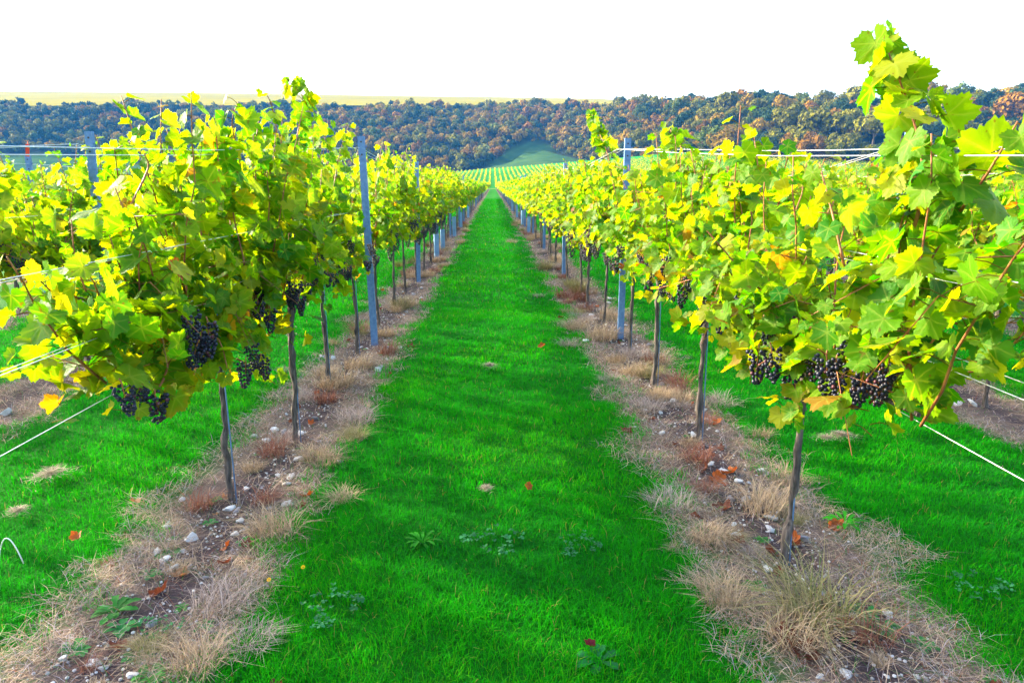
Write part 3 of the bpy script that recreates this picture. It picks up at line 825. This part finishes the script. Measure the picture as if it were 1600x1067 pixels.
g = Geo(); tube(g, [(0.029, 0.01, 0), (0.041, 0.012, 0.006), (0.042, 0.012, 0.024)], 0.0035, 5); CLIP = g.mesh('wire_hook', [M['steel']])
PMESH = {h: post_mesh(h) for h in (1.92, 1.84, 1.76, 1.68)}
POSTS = {}
def post(row, x, y, h, lean, label):
    r = link('trellis_post', None, loc=(x, y, float(field_z(x, y))), rot=(0, lean, vrng.normal(0, 0.06)))
    tag(r, label, 'post', f'steel trellis posts of the {ROWTXT[row]}' if 'receding' not in label else f'far-off posts of the {ROWTXT[row]}')
    link('profile', PMESH[h], r)
    if y < 17:
        for dz in (0.05, 0.16): link('hole_disc', HOLE_DISC, r, (0.0, 0, h - dz))
        for z in (0.84, 1.05, 1.27, h - 0.10): link('wire_hook', CLIP, r, (0, 0, z))
    POSTS.setdefault(row, []).append((y, h))
post(-1, -1.135, 6.57, 1.92, -0.022, 'nearest leaning grey steel post among the vines left of the lane')
post(-1, -1.17, 11.0, 1.84, 0.01, 'second grey steel post down the row left of the lane')
post(1, 1.26, 6.8, 1.92, 0.004, 'nearest grey steel post standing above the vines right of the lane')
post(1, 1.20, 11.9, 1.84, 0.0, 'second grey steel post down the row right of the lane')
for row, y0, cnt in ((-1, 15.6, 17), (1, 16.6, 17), (-2, 6.05, 10), (2, 5.8, 10), (-3, 8.8, 7), (3, 9.4, 7), (-4, 12, 4), (4, 11.0, 4)):
    for i in range(cnt):
        lab = f'{ordinal[i + (2 if abs(row) == 1 else 0)]} grey steel post down the {ROWTXT[row]}' if i < 5 else f'one of the small far-off posts receding down the {ROWTXT[row]}'
        post(row, row_x(row) + vrng.normal(0, 0.02) + (0.05 if row == -2 and i == 0 else 0.0), y0 + 4.7 * i + vrng.normal(0, 0.12), 1.92 if i == 0 and abs(row) in (2,) else float(vrng.choice([1.84, 1.76, 1.68])), vrng.normal(0, 0.015), lab)

# ------------------------------------------------------------------ wires
LEVELS_W = [('lowest fruiting wire', 0.845, 0.0, 0.84), ('lower catch wire', 1.05, 0.03, 1.05), ('lower catch wire', 1.035, -0.03, 1.05),
            ('middle catch wire', 1.275, 0.03, 1.27), ('middle catch wire', 1.255, -0.03, 1.27), ('slack top wire', 1.575, 0.03, 1.80), ('slack top wire', 1.555, -0.03, 1.79)]
for row in (-1, 1, -2, 2, -3, 3):
    ps = sorted(POSTS[row])
    for nm, z_front, dx, z_post in LEVELS_W:
        if abs(row) > 2 and 'top' not in nm: continue
        if abs(row) > 1 and 'lower' in nm: continue
        g = Geo(); x = row_x(row) + dx
        pts = [(x, -1.5, z_front - 0.015), (x, 1.4, z_front)]
        if 'top' in nm: pts += [(x, 3.0, z_front + 0.06), (x, 4.6, z_front + 0.14)]
        for i, (py, ph) in enumerate(ps):
            zz = z_post if 'top' not in nm else ph - 0.10
            if i:
                q = (ps[i - 1][0] + py) / 2
                pts.append((x, q, zz - (0.01 if 'top' not in nm else 0.03)))
            pts.append((x, py, zz))
        tube(g, pts, 0.0013 if 'top' not in nm else 0.0016, 5, cap=False)
        two = 'lower' in nm or 'middle' in nm or 'top' in nm
        o = link('trellis_wire', g.mesh('trellis_wire', [M['wire']]))
        tag(o, f'{"pair of " if False else ""}thin steel {nm} strung along the {ROWTXT[row]}', 'wire', f'{nm}s of the {ROWTXT[row]}')

# ------------------------------------------------------------------ grow tubes round young vines
g = Geo(); w = 0.043
for (a, b_) in (((-w, -w), (w, -w)), ((w, -w), (w, w)), ((w, w), (-w, w)), ((-w, w), (-w, -w))):
    lo = np.minimum(a, b_) - 0.002; hi = np.maximum(a, b_) + 0.002
    lo = np.where(np.abs(np.subtract(a, b_)) > 0, lo + 0.004, lo); hi = np.where(np.abs(np.subtract(a, b_)) > 0, hi - 0.004, hi)
    box(g, (lo[0], lo[1], 0), (hi[0], hi[1], 0.55))
TUBE = g.mesh('grow_tube', [M['tube']], False)
for row, yy in ((-1, (14.3, 16.1, 21.0, 25.5, 33.0)), (1, (22.4, 27.2, 33.2, 41.6))):
    for i, y in enumerate(yy):
        o = link('grow_tube', TUBE, loc=(row_x(row) + 0.08 * (1 if row < 0 else -1), y, 0), rot=(vrng.normal(0, 0.03), vrng.normal(0, 0.03), vrng.uniform(-0.3, 0.3)))
        o.scale = (1, 1, vrng.uniform(0.9, 1.1))
        tag(o, (f'{ordinal[i]} pale blue grow tube at the foot of the {ROWTXT[row]}'), 'grow tube', 'pale blue grow tubes along the rows')

# ------------------------------------------------------------------ grass and straw
grng = np.random.default_rng(131)
from mathutils import noise as mnoise, Vector
def nz(P, s, o=0.0):
    return np.array([mnoise.noise(Vector((p[0] * s + o, p[1] * s, o))) for p in P])
def row_dist(x):
    u = np.abs(x); k = np.abs(np.mod(u - ROW0 + ROWGAP / 2, ROWGAP) - ROWGAP / 2)
    return np.where(u < ROW0, ROW0 - u, k)
def lane_points(ya, yb, dens, xmax):
    n = int((yb - ya) * 2 * xmax * dens)
    P = np.stack([grng.uniform(-xmax, xmax, n), grng.uniform(ya, yb, n), np.zeros(n)], -1)
    vis = np.abs(P[:, 0] - 0.03 * P[:, 1]) < 0.80 * P[:, 1] + 0.75
    return P[vis]
gg = Geo(); sg = Geo()
for ya, yb, dens, xmax, hh, ww in ((1.55, 3.2, 15000, 3.2, 0.036, 0.0026), (3.2, 5.5, 8000, 5.0, 0.037, 0.0036), (5.5, 9, 3600, 6.0, 0.040, 0.0055), (9, 16, 1200, 5.5, 0.045, 0.0095), (16, 32, 330, 4.5, 0.05, 0.017), (32, 75, 90, 3.6, 0.05, 0.036)):
    P = lane_points(ya, yb, dens, xmax)
    d = row_dist(P[:, 0]); n1 = nz(P, 1.7); n2 = nz(P, 6.0, 3.1)
    e = d + 0.24 * n1 + 0.16 * n2
    k = (e > 0.35 + grng.uniform(-0.10, 0.10, len(P)))
    G = P[k]; a1 = n1[k]; a2 = n2[k]; m_ = len(G)
    h = hh * grng.uniform(0.5, 1.3, m_) * (1 + 0.65 * a2 + 0.3 * a1)
    q = np.clip(0.55 + 0.30 * a1 + 0.38 * a2 + grng.normal(0, 0.25, m_), 0, 1)[:, None]
    t = np.array((0.004, 0.16, 0.003)) * (1 - q) + np.array((0.014, 0.34, 0.004)) * q
    a3 = nz(G, 0.9, 9.0); bl = (grng.uniform(0, 1, m_) < np.clip(0.15 + 0.9 * a3, 0.03, 0.6))[:, None]; t = np.where(bl, t * (0.9, 0.75, 1) + np.array((0.002, 0, 0.012)), t)
    yw = (grng.uniform(0, 1, m_) < np.clip(0.05 - 0.6 * a3, 0.02, 0.4))[:, None]; t = np.where(yw, t * (1, 1.02, 1) + np.array((0.035, 0.03, 0)), t)
    yl = grng.uniform(0, 1, m_) < 0.014; t[yl] = (0.24, 0.22, 0.06)
    blades(gg, G, h, ww * grng.uniform(0.7, 1.2, m_), grng.uniform(0, 6.283, m_), grng.uniform(0.2, 1.5, m_), t)
    k = (~k) & (d > 0.0) & (grng.uniform(0, 1, len(P)) < np.clip(0.14 + (e - 0.06) * 3.2, 0.12, 0.98))
    S = P[k]; m_ = len(S); q = grng.uniform(0, 1, (m_, 1))
    t = np.array((0.20, 0.135, 0.105)) * (1 - q) + np.array((0.52, 0.40, 0.28)) * q
    k2 = grng.uniform(0, 1, m_) < 0.12; t[k2] = (0.20, 0.07, 0.035)
    kk = grng.uniform(0, 1, m_) < 0.22; t[kk] = np.array((0.33, 0.29, 0.31)) * grng.uniform(0.5, 1.3, (kk.sum(), 1))
    k3 = grng.uniform(0, 1, m_) < 0.13; t[k3] = (0.03, 0.12, 0.02)
    S = S + np.array((0, 0, 0.006)) * grng.uniform(0, 2, (m_, 1))
    blades(sg, S, 0.026 * grng.uniform(0.5, 1.6, m_) * (1 + 0.5 * np.clip(nz(S, 4.0, 7.0), -1, 1)), ww * 0.85 * grng.uniform(0.6, 1.1, m_), grng.uniform(0, 6.283, m_), grng.uniform(1.2, 4.2, m_), t)
tag(link('grass', gg.mesh('grass', [M['grass']], False)), 'short bright green grass of the mown lanes', 'grass', kind='stuff')
tag(link('dry_grass', sg.mesh('dry_grass', [M['straw']], False)), 'dead straw-coloured grass lying on the strips under the vines', 'dry grass', kind='stuff')

def tuft_mesh(seed, n, h, spread, cols, w=0.0022):
    rng = np.random.default_rng(seed); g = Geo()
    a = rng.uniform(0, 6.283, n); r = np.sqrt(rng.uniform(0, 1, n)) * spread
    P = np.stack([r * np.cos(a), r * np.sin(a), np.zeros(n)], -1)
    q = rng.uniform(0, 1, (n, 1)); t = np.array(cols[0]) * (1 - q) + np.array(cols[1]) * q
    hh = h * 0.8 * rng.uniform(0.4, 1.15, n)
    blades(g, P, hh, w * rng.uniform(0.7, 1.3, n), np.where(rng.uniform(0, 1, n) < 0.45, rng.uniform(0, 6.28), a) + rng.normal(0, 0.9, n), rng.uniform(0.25, 2.2, n), t)
    return g.mesh('dry_tuft', [M['straw']], False)
TAN = ((0.22, 0.155, 0.10), (0.52, 0.39, 0.25)); GREY = ((0.20, 0.16, 0.15), (0.44, 0.36, 0.32)); REDB = ((0.12, 0.04, 0.03), (0.32, 0.14, 0.09)); OLV = ((0.10, 0.12, 0.035), (0.36, 0.30, 0.14))
TUFTS = {'straw-coloured': [tuft_mesh(i, 260, 0.13, 0.075, TAN) for i in range(3)], 'greyish': [tuft_mesh(10 + i, 240, 0.10, 0.09, GREY) for i in range(3)],
         'reddish brown': [tuft_mesh(20 + i, 150, 0.14, 0.06, REDB, 0.0026) for i in range(2)], 'olive and straw': [tuft_mesh(30 + i, 300, 0.16, 0.07, OLV) for i in range(2)]}
def tuft(px, py, kind, sc, label):
    x, y = ground_at(px, py)
    o = link('dry_tuft', TUFTS[kind][grng.integers(len(TUFTS[kind]))], loc=(x, y, 0), rot=(0, 0, grng.uniform(0, 6.28)))
    o.scale = (sc, sc, sc * grng.uniform(0.85, 1.15))
    tag(o, label, 'grass tuft', 'dry tufts under the vines')
for px, py, kd, sc, lab in (
    (1275, 965, 'olive and straw', 1.6, 'big olive and straw tuft in the front right corner strip'), (1240, 1000, 'straw-coloured', 1.3, 'matted straw tuft leaning left of the big olive tuft'),
    (1360, 1000, 'reddish brown', 1.0, 'reddish tuft just right of the big olive tuft'), (1130, 940, 'straw-coloured', 1.1, 'pale straw tuft on the lane edge before the front right trunk'),
    (1110, 845, 'straw-coloured', 1.1, 'domed straw tuft on lane edge beside the front right trunk'), (1045, 790, 'greyish', 1.1, 'upright greyish tuft on the lane edge right of the grass'),
    (1010, 640, 'greyish', 1.2, 'rounded grey tuft beside the third right trunk'), (1060, 600, 'reddish brown', 1.4, 'russet tuft at the foot of the third right trunk'),
    (310, 1045, 'straw-coloured', 0.95, 'domed brown straw tuft at the bottom left of the lane'), (385, 1010, 'greyish', 0.9, 'small grey tuft right of the domed brown tuft'),
    (430, 835, 'straw-coloured', 1.2, 'full pale tuft on the lane side of the front left trunk'), (345, 945, 'greyish', 1.1, 'spiky grey tuft amid the front left soil'),
    (310, 795, 'reddish brown', 1.0, 'thin pinkish tuft left of the front left trunk'), (510, 725, 'straw-coloured', 0.9, 'small golden tuft beside the second left trunk'),
    (525, 605, 'straw-coloured', 1.7, 'large pale tuft before the third left trunk'), (560, 575, 'straw-coloured', 1.6, 'tall pale tuft at the foot of the nearest left post'),
    (605, 555, 'reddish brown', 1.3, 'russet tuft just right of the nearest left post'), (630, 480, 'straw-coloured', 1.9, 'bushy straw tuft beyond the nearest left post'),
    (940, 530, 'straw-coloured', 2.0, 'tall pale tuft on the lane side of the nearest right post'), (955, 500, 'straw-coloured', 1.9, 'pinkish straw tuft behind the nearest right post'),
    (905, 470, 'reddish brown', 1.9, 'orange brown tuft past the nearest right post'), (412, 785, 'reddish brown', 0.9, 'russet stalky tuft between the front two left trunks'),
    (445, 690, 'greyish', 0.9, 'faded grey tuft left of the second left trunk'), (1195, 800, 'straw-coloured', 1.3, 'thick tawny tuft behind the front right trunk')):
    tuft(px, py, kd, sc, lab)
for i in range(170):
    sd = 1 if i % 2 else -1
    y = 1.9 + 28 * grng.uniform(0, 1) ** 1.7; x = sd * (ROW0 + grng.normal(0.0, 0.24))
    kd = list(TUFTS)[grng.choice(4, p=[0.42, 0.30, 0.18, 0.10])]
    o = link('dry_tuft', TUFTS[kd][grng.integers(len(TUFTS[kd]))], loc=(x, y, 0), rot=(0, 0, grng.uniform(0, 6.28)))
    sc = grng.uniform(0.4, 0.95) * (0.6 if y < 3 else 1 + 0.085 * min(y, 12)); o.scale = (sc, sc, sc)
    s_ = 'left' if sd < 0 else 'right'
    tag(o, f'smaller {kd} tuft on the bare strip under the {s_} row', 'grass tuft', f'smaller {kd} tufts under the {s_} row')

# ------------------------------------------------------------------ stones, weeds, fallen leaves
def stone_mesh(seed):
    rng = np.random.default_rng(seed); g = Geo()
    v = IV.copy()
    for _ in range(12):
        d = norm(rng.standard_normal(3)); h = rng.uniform(0.28, 0.8)
        over = np.maximum(v @ d - h, 0); v = v - over[:, None] * d
    v = (v + 0.05 * rng.standard_normal(v.shape)) * rng.uniform(0.8, 1.5, 3) * (1, 1, 0.62)
    g.add(v, [IF])
    return g
STONES = [stone_mesh(i) for i in range(7)]
SMESH = {'white chalk': [s.mesh('stone', [M['chalk']], False) for s in STONES], 'grey flint': [s.mesh('stone', [M['flint']], False) for s in STONES]}
def stone(x, y, r, kind, label, group):
    o = link('stone', SMESH[kind][grng.integers(7)], loc=(x, y, r * 0.25), rot=(grng.normal(0, 0.3), grng.normal(0, 0.3), grng.uniform(0, 6.28)))
    o.scale = (r, r, r); tag(o, label, 'stone', group)
for px, py, r, kd, lab in (
    (268, 890, 0.032, 'white chalk', 'largest flat white stone on the soil in front of the first left trunk'), (285, 862, 0.02, 'white chalk', 'white stone just behind the largest flat white stone'),
    (222, 1042, 0.026, 'grey flint', 'grey rounded flint low at the bottom left corner strip'), (240, 1020, 0.024, 'grey flint', 'grey flint behind the rounded flint at bottom left'),
    (470, 718, 0.042, 'white chalk', 'white stone lying against the foot of the second left trunk'), (470, 680, 0.036, 'white chalk', 'white lump a little behind the second left trunk'),
    (450, 790, 0.028, 'white chalk', 'pale stone on open soil between the front two left trunks'), (530, 722, 0.026, 'white chalk', 'white stone by the golden tuft at the left lane edge'),
    (385, 766, 0.026, 'white chalk', 'white stone right behind the first left trunk'), (605, 563, 0.036, 'white chalk', 'round white stone on the strip right of the nearest left post'),
    (1200, 893, 0.032, 'white chalk', 'white stone just in front of the first right trunk'), (1230, 857, 0.026, 'white chalk', 'white stone to the right of the first right trunk foot'),
    (1152, 840, 0.034, 'white chalk', 'white stone by rusty leaves left of the first right trunk'), (1148, 820, 0.026, 'white chalk', 'smaller white stone beside the rusty leaves left of the first right trunk'),
    (1128, 738, 0.044, 'white chalk', 'bright white stone amid orange leaves beyond the first right trunk'), (1110, 728, 0.03, 'white chalk', 'white stone at the edge of the orange leaf patch'),
    (1115, 765, 0.03, 'white chalk', 'chalk stone before the orange leaf patch'), (1170, 755, 0.026, 'white chalk', 'chalk stone right of the orange leaf patch'),
    (1497, 632, 0.06, 'white chalk', 'white stone at the foot of the first trunk in the second right row'), (1522, 634, 0.05, 'white chalk', 'second white stone by the first trunk of the second right row'),
    (12, 648, 0.05, 'white chalk', 'white stone at the left frame edge under the second left row')):
    x, y = ground_at(px, py); stone(x, y, r * 0.8, kd, lab, 'stones that stand out on the bare strips')
for i in range(170):
    sd = 1 if i % 2 else -1
    y = 1.8 + 9 * grng.uniform(0, 1) ** 1.5; x = sd * (ROW0 + grng.normal(0.02, 0.16))
    kd = 'white chalk' if grng.uniform() < 0.7 else 'grey flint'; s_ = 'left' if sd < 0 else 'right'
    stone(x, y, grng.uniform(0.008, 0.026) * (1 + 0.05 * y), kd, f'one of the small {kd} stones strewn on the soil under the {s_} row', f'small {kd} stones under the {s_} row')
pg = Geo()
n = 2600
for i in range(n):
    y = 1.7 + 8 * grng.uniform() ** 1.4; x = (1 if i % 2 else -1) * (ROW0 + grng.normal(0.02, 0.15)); r = grng.uniform(0.003, 0.008)
    c = grng.uniform(0.12, 0.6); v = IV[:12] * r * (1, 1, 0.7) + (x, y, r * 0.4)
    pg.add(v, [IF0], (c, c * 0.97, c * 0.95))
m, nt, b, out = mat('chalk_grit'); nt.links.new(attr(nt).outputs['Color'], b.inputs['Base Color']); b.inputs['Roughness'].default_value = 0.9
tag(link('gravel', pg.mesh('gravel', [m], False)), 'fine chalk grit and crumbs of soil on the bare strips', 'gravel', kind='stuff')

def weed_mesh(seed, n, ln, wd, c, flat=0.35):
    """a rosette of broad leaves"""
    rng = np.random.default_rng(seed); g = Geo()
    for i in range(n):
        a = i * 2.4 + rng.uniform(-0.3, 0.3); l = ln * rng.uniform(0.6, 1.15); up = rng.uniform(0.3, 1.0) * flat
        d = np.array((math.cos(a), math.sin(a), 0)); s = np.array((-math.sin(a), math.cos(a), 0))
        prof = [(0, 0.12), (0.22, 0.5), (0.38, 0.42), (0.55, 0.95), (0.66, 0.75), (0.8, 1.0), (0.92, 0.55), (1.0, 0.05)]
        v = []
        for q, w in prof:
            z = l * (up * q - 0.6 * up * q * q * 1.2) + 0.004
            base = d * l * q + np.array((0, 0, z))
            v += [base - s * wd * w * 0.5 + (0, 0, 0.15 * wd * w), base, base + s * wd * w * 0.5 + (0, 0, 0.15 * wd * w)]
        f = [(r * 3 + k, r * 3 + k + 1, r * 3 + k + 4, r * 3 + k + 3) for r in range(7) for k in range(2)]
        g.add(v, [f], np.array(c) * rng.uniform(0.75, 1.3))
    return g.mesh('weed', [M['weed']])
def clover_mesh(seed):
    rng = np.random.default_rng(seed); g = Geo()
    for i in range(34):
        a, q = rng.uniform(0, 6.283), 0.10 * math.sqrt(rng.uniform()); c = np.array((q * math.cos(a), q * math.sin(a), rng.uniform(0.022, 0.042)))
        tube(g, [(c[0], c[1], 0), c], 0.0007, 3, (0.02, 0.14, 0.03), cap=False)
        b0 = rng.uniform(0, 2); tl = rng.normal(0, 0.25, 2); l = rng.uniform(0.007, 0.011); col = np.array((0.03, 0.17, 0.06)) * rng.uniform(0.7, 1.4)
        for k in range(3):
            an = b0 + k * 2.094; d = np.array((math.cos(an), math.sin(an), tl[0])); sdv = np.array((-math.sin(an), math.cos(an), tl[1]))
            v = [c, c + d * l * 0.6 - sdv * l * 0.55, c + d * l * 1.2 - sdv * l * 0.35, c + d * l * 1.1, c + d * l * 1.2 + sdv * l * 0.35, c + d * l * 0.6 + sdv * l * 0.55]
            g.add(v, [[(0, 1, 2, 3), (0, 3, 4, 5)]], col)
    return g.mesh('weed', [M['weed']], False)
WEEDS = {'dandelion': weed_mesh(1, 15, 0.13, 0.024, (0.022, 0.22, 0.007), 1.3), 'dock': weed_mesh(2, 7, 0.11, 0.05, (0.015, 0.15, 0.035), 0.9),
         'small': weed_mesh(3, 9, 0.045, 0.022, (0.03, 0.19, 0.045), 0.8), 'small2': weed_mesh(4, 14, 0.05, 0.018, (0.035, 0.20, 0.03), 1.0), 'clover': clover_mesh(5)}
for px, py, kd, sc, lab in (
    (660, 850, 'dandelion', 0.62, 'bright dandelion rosette in the middle of the lane'), (935, 1035, 'dock', 0.7, 'blue-green dock with a dark red leaf low in the lane'),
    (1320, 822, 'dandelion', 0.75, 'dandelion rosette in the right grass beside the bare strip'), (770, 855, 'clover', 1.3, 'clover patch right of the dandelion in mid lane'),
    (905, 860, 'clover', 1.0, 'clover sprig at the right of the lane'), (520, 960, 'clover', 1.2, 'clover patch at the left edge of the lane'),
    (180, 960, 'small2', 1.6, 'leafy green weed beside soil at the left strip'), (190, 985, 'small', 1.3, 'small weed just below the leafy one on the left strip'),
    (265, 868, 'small', 1.1, 'small weed behind the largest flat white stone'), (235, 900, 'small', 1.0, 'small weed left of the largest flat white stone'),
    (115, 1015, 'small', 1.1, 'small weed on the bottom left strip'), (235, 1060, 'small2', 1.2, 'weed at the bottom frame edge by the grey flints'),
    (215, 1030, 'dock', 0.5, 'tiny dock seedling beside the grey flints'), (385, 850, 'small', 1.1, 'weed by the front left trunk foot'),
    (1180, 920, 'small2', 1.0, 'yellow-green weed below the front right trunk'), (1350, 960, 'small', 1.3, 'round-leaved weed right of the big olive tuft'),
    (1375, 985, 'small', 1.5, 'second round-leaved weed right of the big olive tuft'), (1440, 1010, 'small', 1.1, 'single weed on the right outer edge of the strip'),
    (250, 985, 'clover', 0.8, 'blue-green seedlings on the left soil'), (320, 980, 'small', 0.9, 'little weed before the spiky grey tuft'),
    (1530, 925, 'clover', 1.1, 'clover in the right grass'), (455, 775, 'small', 0.8, 'tiny weed between the front left trunks')):
    x, y = ground_at(px, py)
    o = link('clover' if kd == 'clover' else 'weed', WEEDS[kd], loc=(x, y, 0.0), rot=(0, 0, grng.uniform(0, 6.28))); o.scale = (sc, sc, sc)
    tag(o, lab, 'clover' if kd == 'clover' else 'weed', 'green weeds on the vineyard floor', 'stuff' if kd == 'clover' else None)
for i in range(46):
    sd = 1 if i % 2 else -1; y = 1.8 + 5 * grng.uniform() ** 1.5; x = sd * (ROW0 + grng.normal(0, 0.22)); s_ = 'left' if sd < 0 else 'right'
    o = link('weed', WEEDS[['small', 'small2'][grng.integers(2)]], loc=(x, y, 0.006), rot=(0, 0, grng.uniform(0, 6.28))); sc = grng.uniform(0.35, 0.8); o.scale = (sc, sc, sc)
    tag(o, f'one of the small green seedlings sprouting in the strip under the {s_} row', 'weed', f'seedlings under the {s_} row')

def dead_leaf_mesh(seed, c):
    rng = np.random.default_rng(seed); g = Geo()
    tv, tf, vein, edge, ribs = LT[0]
    x, y = tv[:, 0], tv[:, 1]
    z = 0.55 * x ** 2 + 0.35 * y ** 2 * rng.uniform(0.3, 1) + ribs * 3 + 0.02
    t = np.array(c) * rng.uniform(0.6, 1.3, (len(tv), 1))
    g.add(np.stack([x * 0.8, y, z], -1), tf, t)
    return g.mesh('fallen_leaf', [M['dead_leaf']])
DEAD = {'orange': dead_leaf_mesh(1, (0.30, 0.075, 0.014)), 'tan': dead_leaf_mesh(2, (0.30, 0.16, 0.08)), 'red': dead_leaf_mesh(3, (0.12, 0.008, 0.012)), 'brown': dead_leaf_mesh(4, (0.13, 0.04, 0.022))}
for px, py, kd, sc, lab in (
    (213, 797, 'tan', 0.035, 'tan leaf lying alone on the left grass'), (122, 852, 'orange', 0.035, 'orange leaf lying on the left grass'), (480, 778, 'orange', 0.045, 'bright orange leaf on the left strip between front trunks'),
    (1305, 826, 'orange', 0.045, 'orange leaf under the right dandelion rosette'), (922, 1025, 'red', 0.024, 'dark red leaf beside the dock low in the lane'), (1216, 898, 'red', 0.03, 'small red leaf by the first right trunk foot'),
    (1250, 1025, 'brown', 0.07, 'large red-brown leaf under the big olive tuft'), (1225, 1000, 'brown', 0.06, 'red-brown leaf left of the large red-brown leaf'), (847, 548, 'orange', 0.05, 'orange leaf on the sunlit part of the lane'),
    (825, 772, 'orange', 0.028, 'tiny orange leaf in mid lane grass'), (1086, 812, 'brown', 0.035, 'brown leaf on the right lane edge'), (355, 858, 'orange', 0.035, 'orange leaf at the front left trunk foot'),
    (980, 678, 'brown', 0.05, 'brown leaf left of the right strip by the lane'), (1140, 742, 'orange', 0.06, 'orange leaf next to the bright white stone'), (1120, 752, 'orange', 0.06, 'orange leaf in front of the bright white stone'), (1100, 735, 'brown', 0.06, 'brown leaf left of the bright white stone'),
    (1150, 850, 'brown', 0.05, 'russet leaf under the white stone left of first right trunk'), (1128, 800, 'brown', 0.06, 'russet leaf farther back on the right strip'), (470, 795, 'brown', 0.04, 'brown leaf beneath the bright orange leaf')):
    x, y = ground_at(px, py)
    grassy = row_dist(np.array([x]))[0] > 0.42
    o = link('fallen_leaf', DEAD[kd], loc=(x, y, 0.045 if grassy else 0.012), rot=(grng.normal(0, 0.4), grng.normal(0, 0.4), grng.uniform(0, 6.28))); o.scale = (sc, sc, sc)
    tag(o, lab, 'fallen leaf', 'fallen leaves on the vineyard floor')
for i in range(56):
    sd = 1 if i % 2 else -1; y = 1.8 + 9 * grng.uniform() ** 1.4; x = sd * (ROW0 + grng.normal(0.03, 0.2)); s_ = 'left' if sd < 0 else 'right'
    kd = ['brown', 'brown', 'orange', 'brown', 'tan'][grng.integers(5)]
    o = link('fallen_leaf', DEAD[kd], loc=(x, y, 0.012), rot=(grng.normal(0, 0.5), grng.normal(0, 0.5), grng.uniform(0, 6.28))); sc = grng.uniform(0.02, 0.045); o.scale = (sc, sc, sc)
    tag(o, f'one of the small {kd} leaves scattered on the strip under the {s_} row', 'fallen leaf', f'small {kd} leaves under the {s_} row')

def hay_mesh(seed):
    rng = np.random.default_rng(seed); g = Geo(); n = 260
    a = rng.uniform(0, 6.283, n); r = np.abs(rng.normal(0, 0.5, n))
    P = np.stack([r * np.cos(a) * 0.075, r * np.sin(a) * 0.055, 0.03 * np.exp(-r * r * 2) * rng.uniform(0.2, 1, n)], -1)
    q = rng.uniform(0, 1, (n, 1)); t = np.array((0.10, 0.085, 0.06)) * (1 - q) + np.array((0.42, 0.36, 0.26)) * q
    blades(g, P, 0.014, 0.0028, rng.uniform(0, 6.283, n), rng.uniform(2, 5, n), t)
    return g.mesh('mown_clump', [M['straw']], False)
HAY = [hay_mesh(i) for i in range(3)]
for i, (px, py, sc, lab) in enumerate(((82, 755, 1.3, 'largest clump of dried mowings on the left grass'), (30, 812, 0.8, 'small clump of mowings nearer the left frame edge'),
    (1312, 692, 1.1, 'dried mowings under the front right vine foliage'), (765, 580, 1.0, 'pale clump of mowings in the sunlit middle of the lane'), (760, 775, 0.6, 'tiny clump of mowings mid lane'), (1290, 695, 0.8, 'flat wisp of mowings beside the front right foliage'))):
    x, y = ground_at(px, py)
    o = link('mown_clump', HAY[i % 3], loc=(x, y, 0.035), rot=(0, 0, grng.uniform(0, 6.28))); o.scale = (sc, sc, sc)
    tag(o, lab, 'clump of mowings', 'clumps of dried mowings on the grass')

# a curled end of white wire standing out of the grass, and the red tag on the second left row's wire
x0, y0 = ground_at(0, 925)
g = Geo(); q = np.linspace(0, 1, 22)
tube(g, np.column_stack([x0 + 0.105 * q ** 1.1, np.full(22, y0), 0.22 * np.sin(q * math.pi * 0.86) ** 0.75 + 0.002]), 0.0022, 6)
tag(link('wire_offcut', g.mesh('wire_offcut', [M['wire']])), 'white curled wire end arching out of the left grass', 'wire offcut')
p = on_row(43, 232, XL - ROWGAP)
g = Geo(); box(g, (-0.012, -0.002, -0.06), (0.012, 0.002, 0.03)); tube(g, [(0, 0, 0.03), (0, 0, 0.05)], 0.003, 5)
m, nt, b, out = mat('red_tag'); b.inputs['Base Color'].default_value = (0.6, 0.03, 0.015, 1)
o = link('marker_tag', g.mesh('marker_tag', [m], False), loc=p, rot=(0.1, 0.15, 0.3))
tag(o, 'small red tag hanging from a wire in the second row on the left', 'tag')
# two little yellow flowers by the left edge of the lane
g = Geo()
for k in range(9):
    a = k * 0.698; d = np.array((math.cos(a), math.sin(a), 0)); s = np.array((-math.sin(a), math.cos(a), 0))
    g.add([d * 0.002, d * 0.009 - s * 0.003 + (0, 0, 0.003), d * 0.013 + (0, 0, 0.004), d * 0.009 + s * 0.003 + (0, 0, 0.003)], [[(0, 1, 2, 3)]], (0.75, 0.42, 0.01))
FL = g.mesh('flower_head', [M['weed']])
g = Geo(); tube(g, [(0, 0, 0), (0.004, 0, 0.04), (0, 0, 0.075)], 0.0015, 5, (0.05, 0.2, 0.02)); ST = g.mesh('stem', [M['weed']])
for px, py, lab in ((422, 925, 'yellow flower nearer the bottom at the left lane edge'), (475, 905, 'yellow flower higher up at the left lane edge')):
    x, y = ground_at(px, py); r = link('flower', None, loc=(x, y, 0.0)); tag(r, lab, 'flower', 'yellow flowers at the lane edge')
    link('stem', ST, r); link('flower_head', FL, r, (0, 0, 0.075), (0.6, 0, 0)); r.scale = (0.7, 0.7, 0.7)
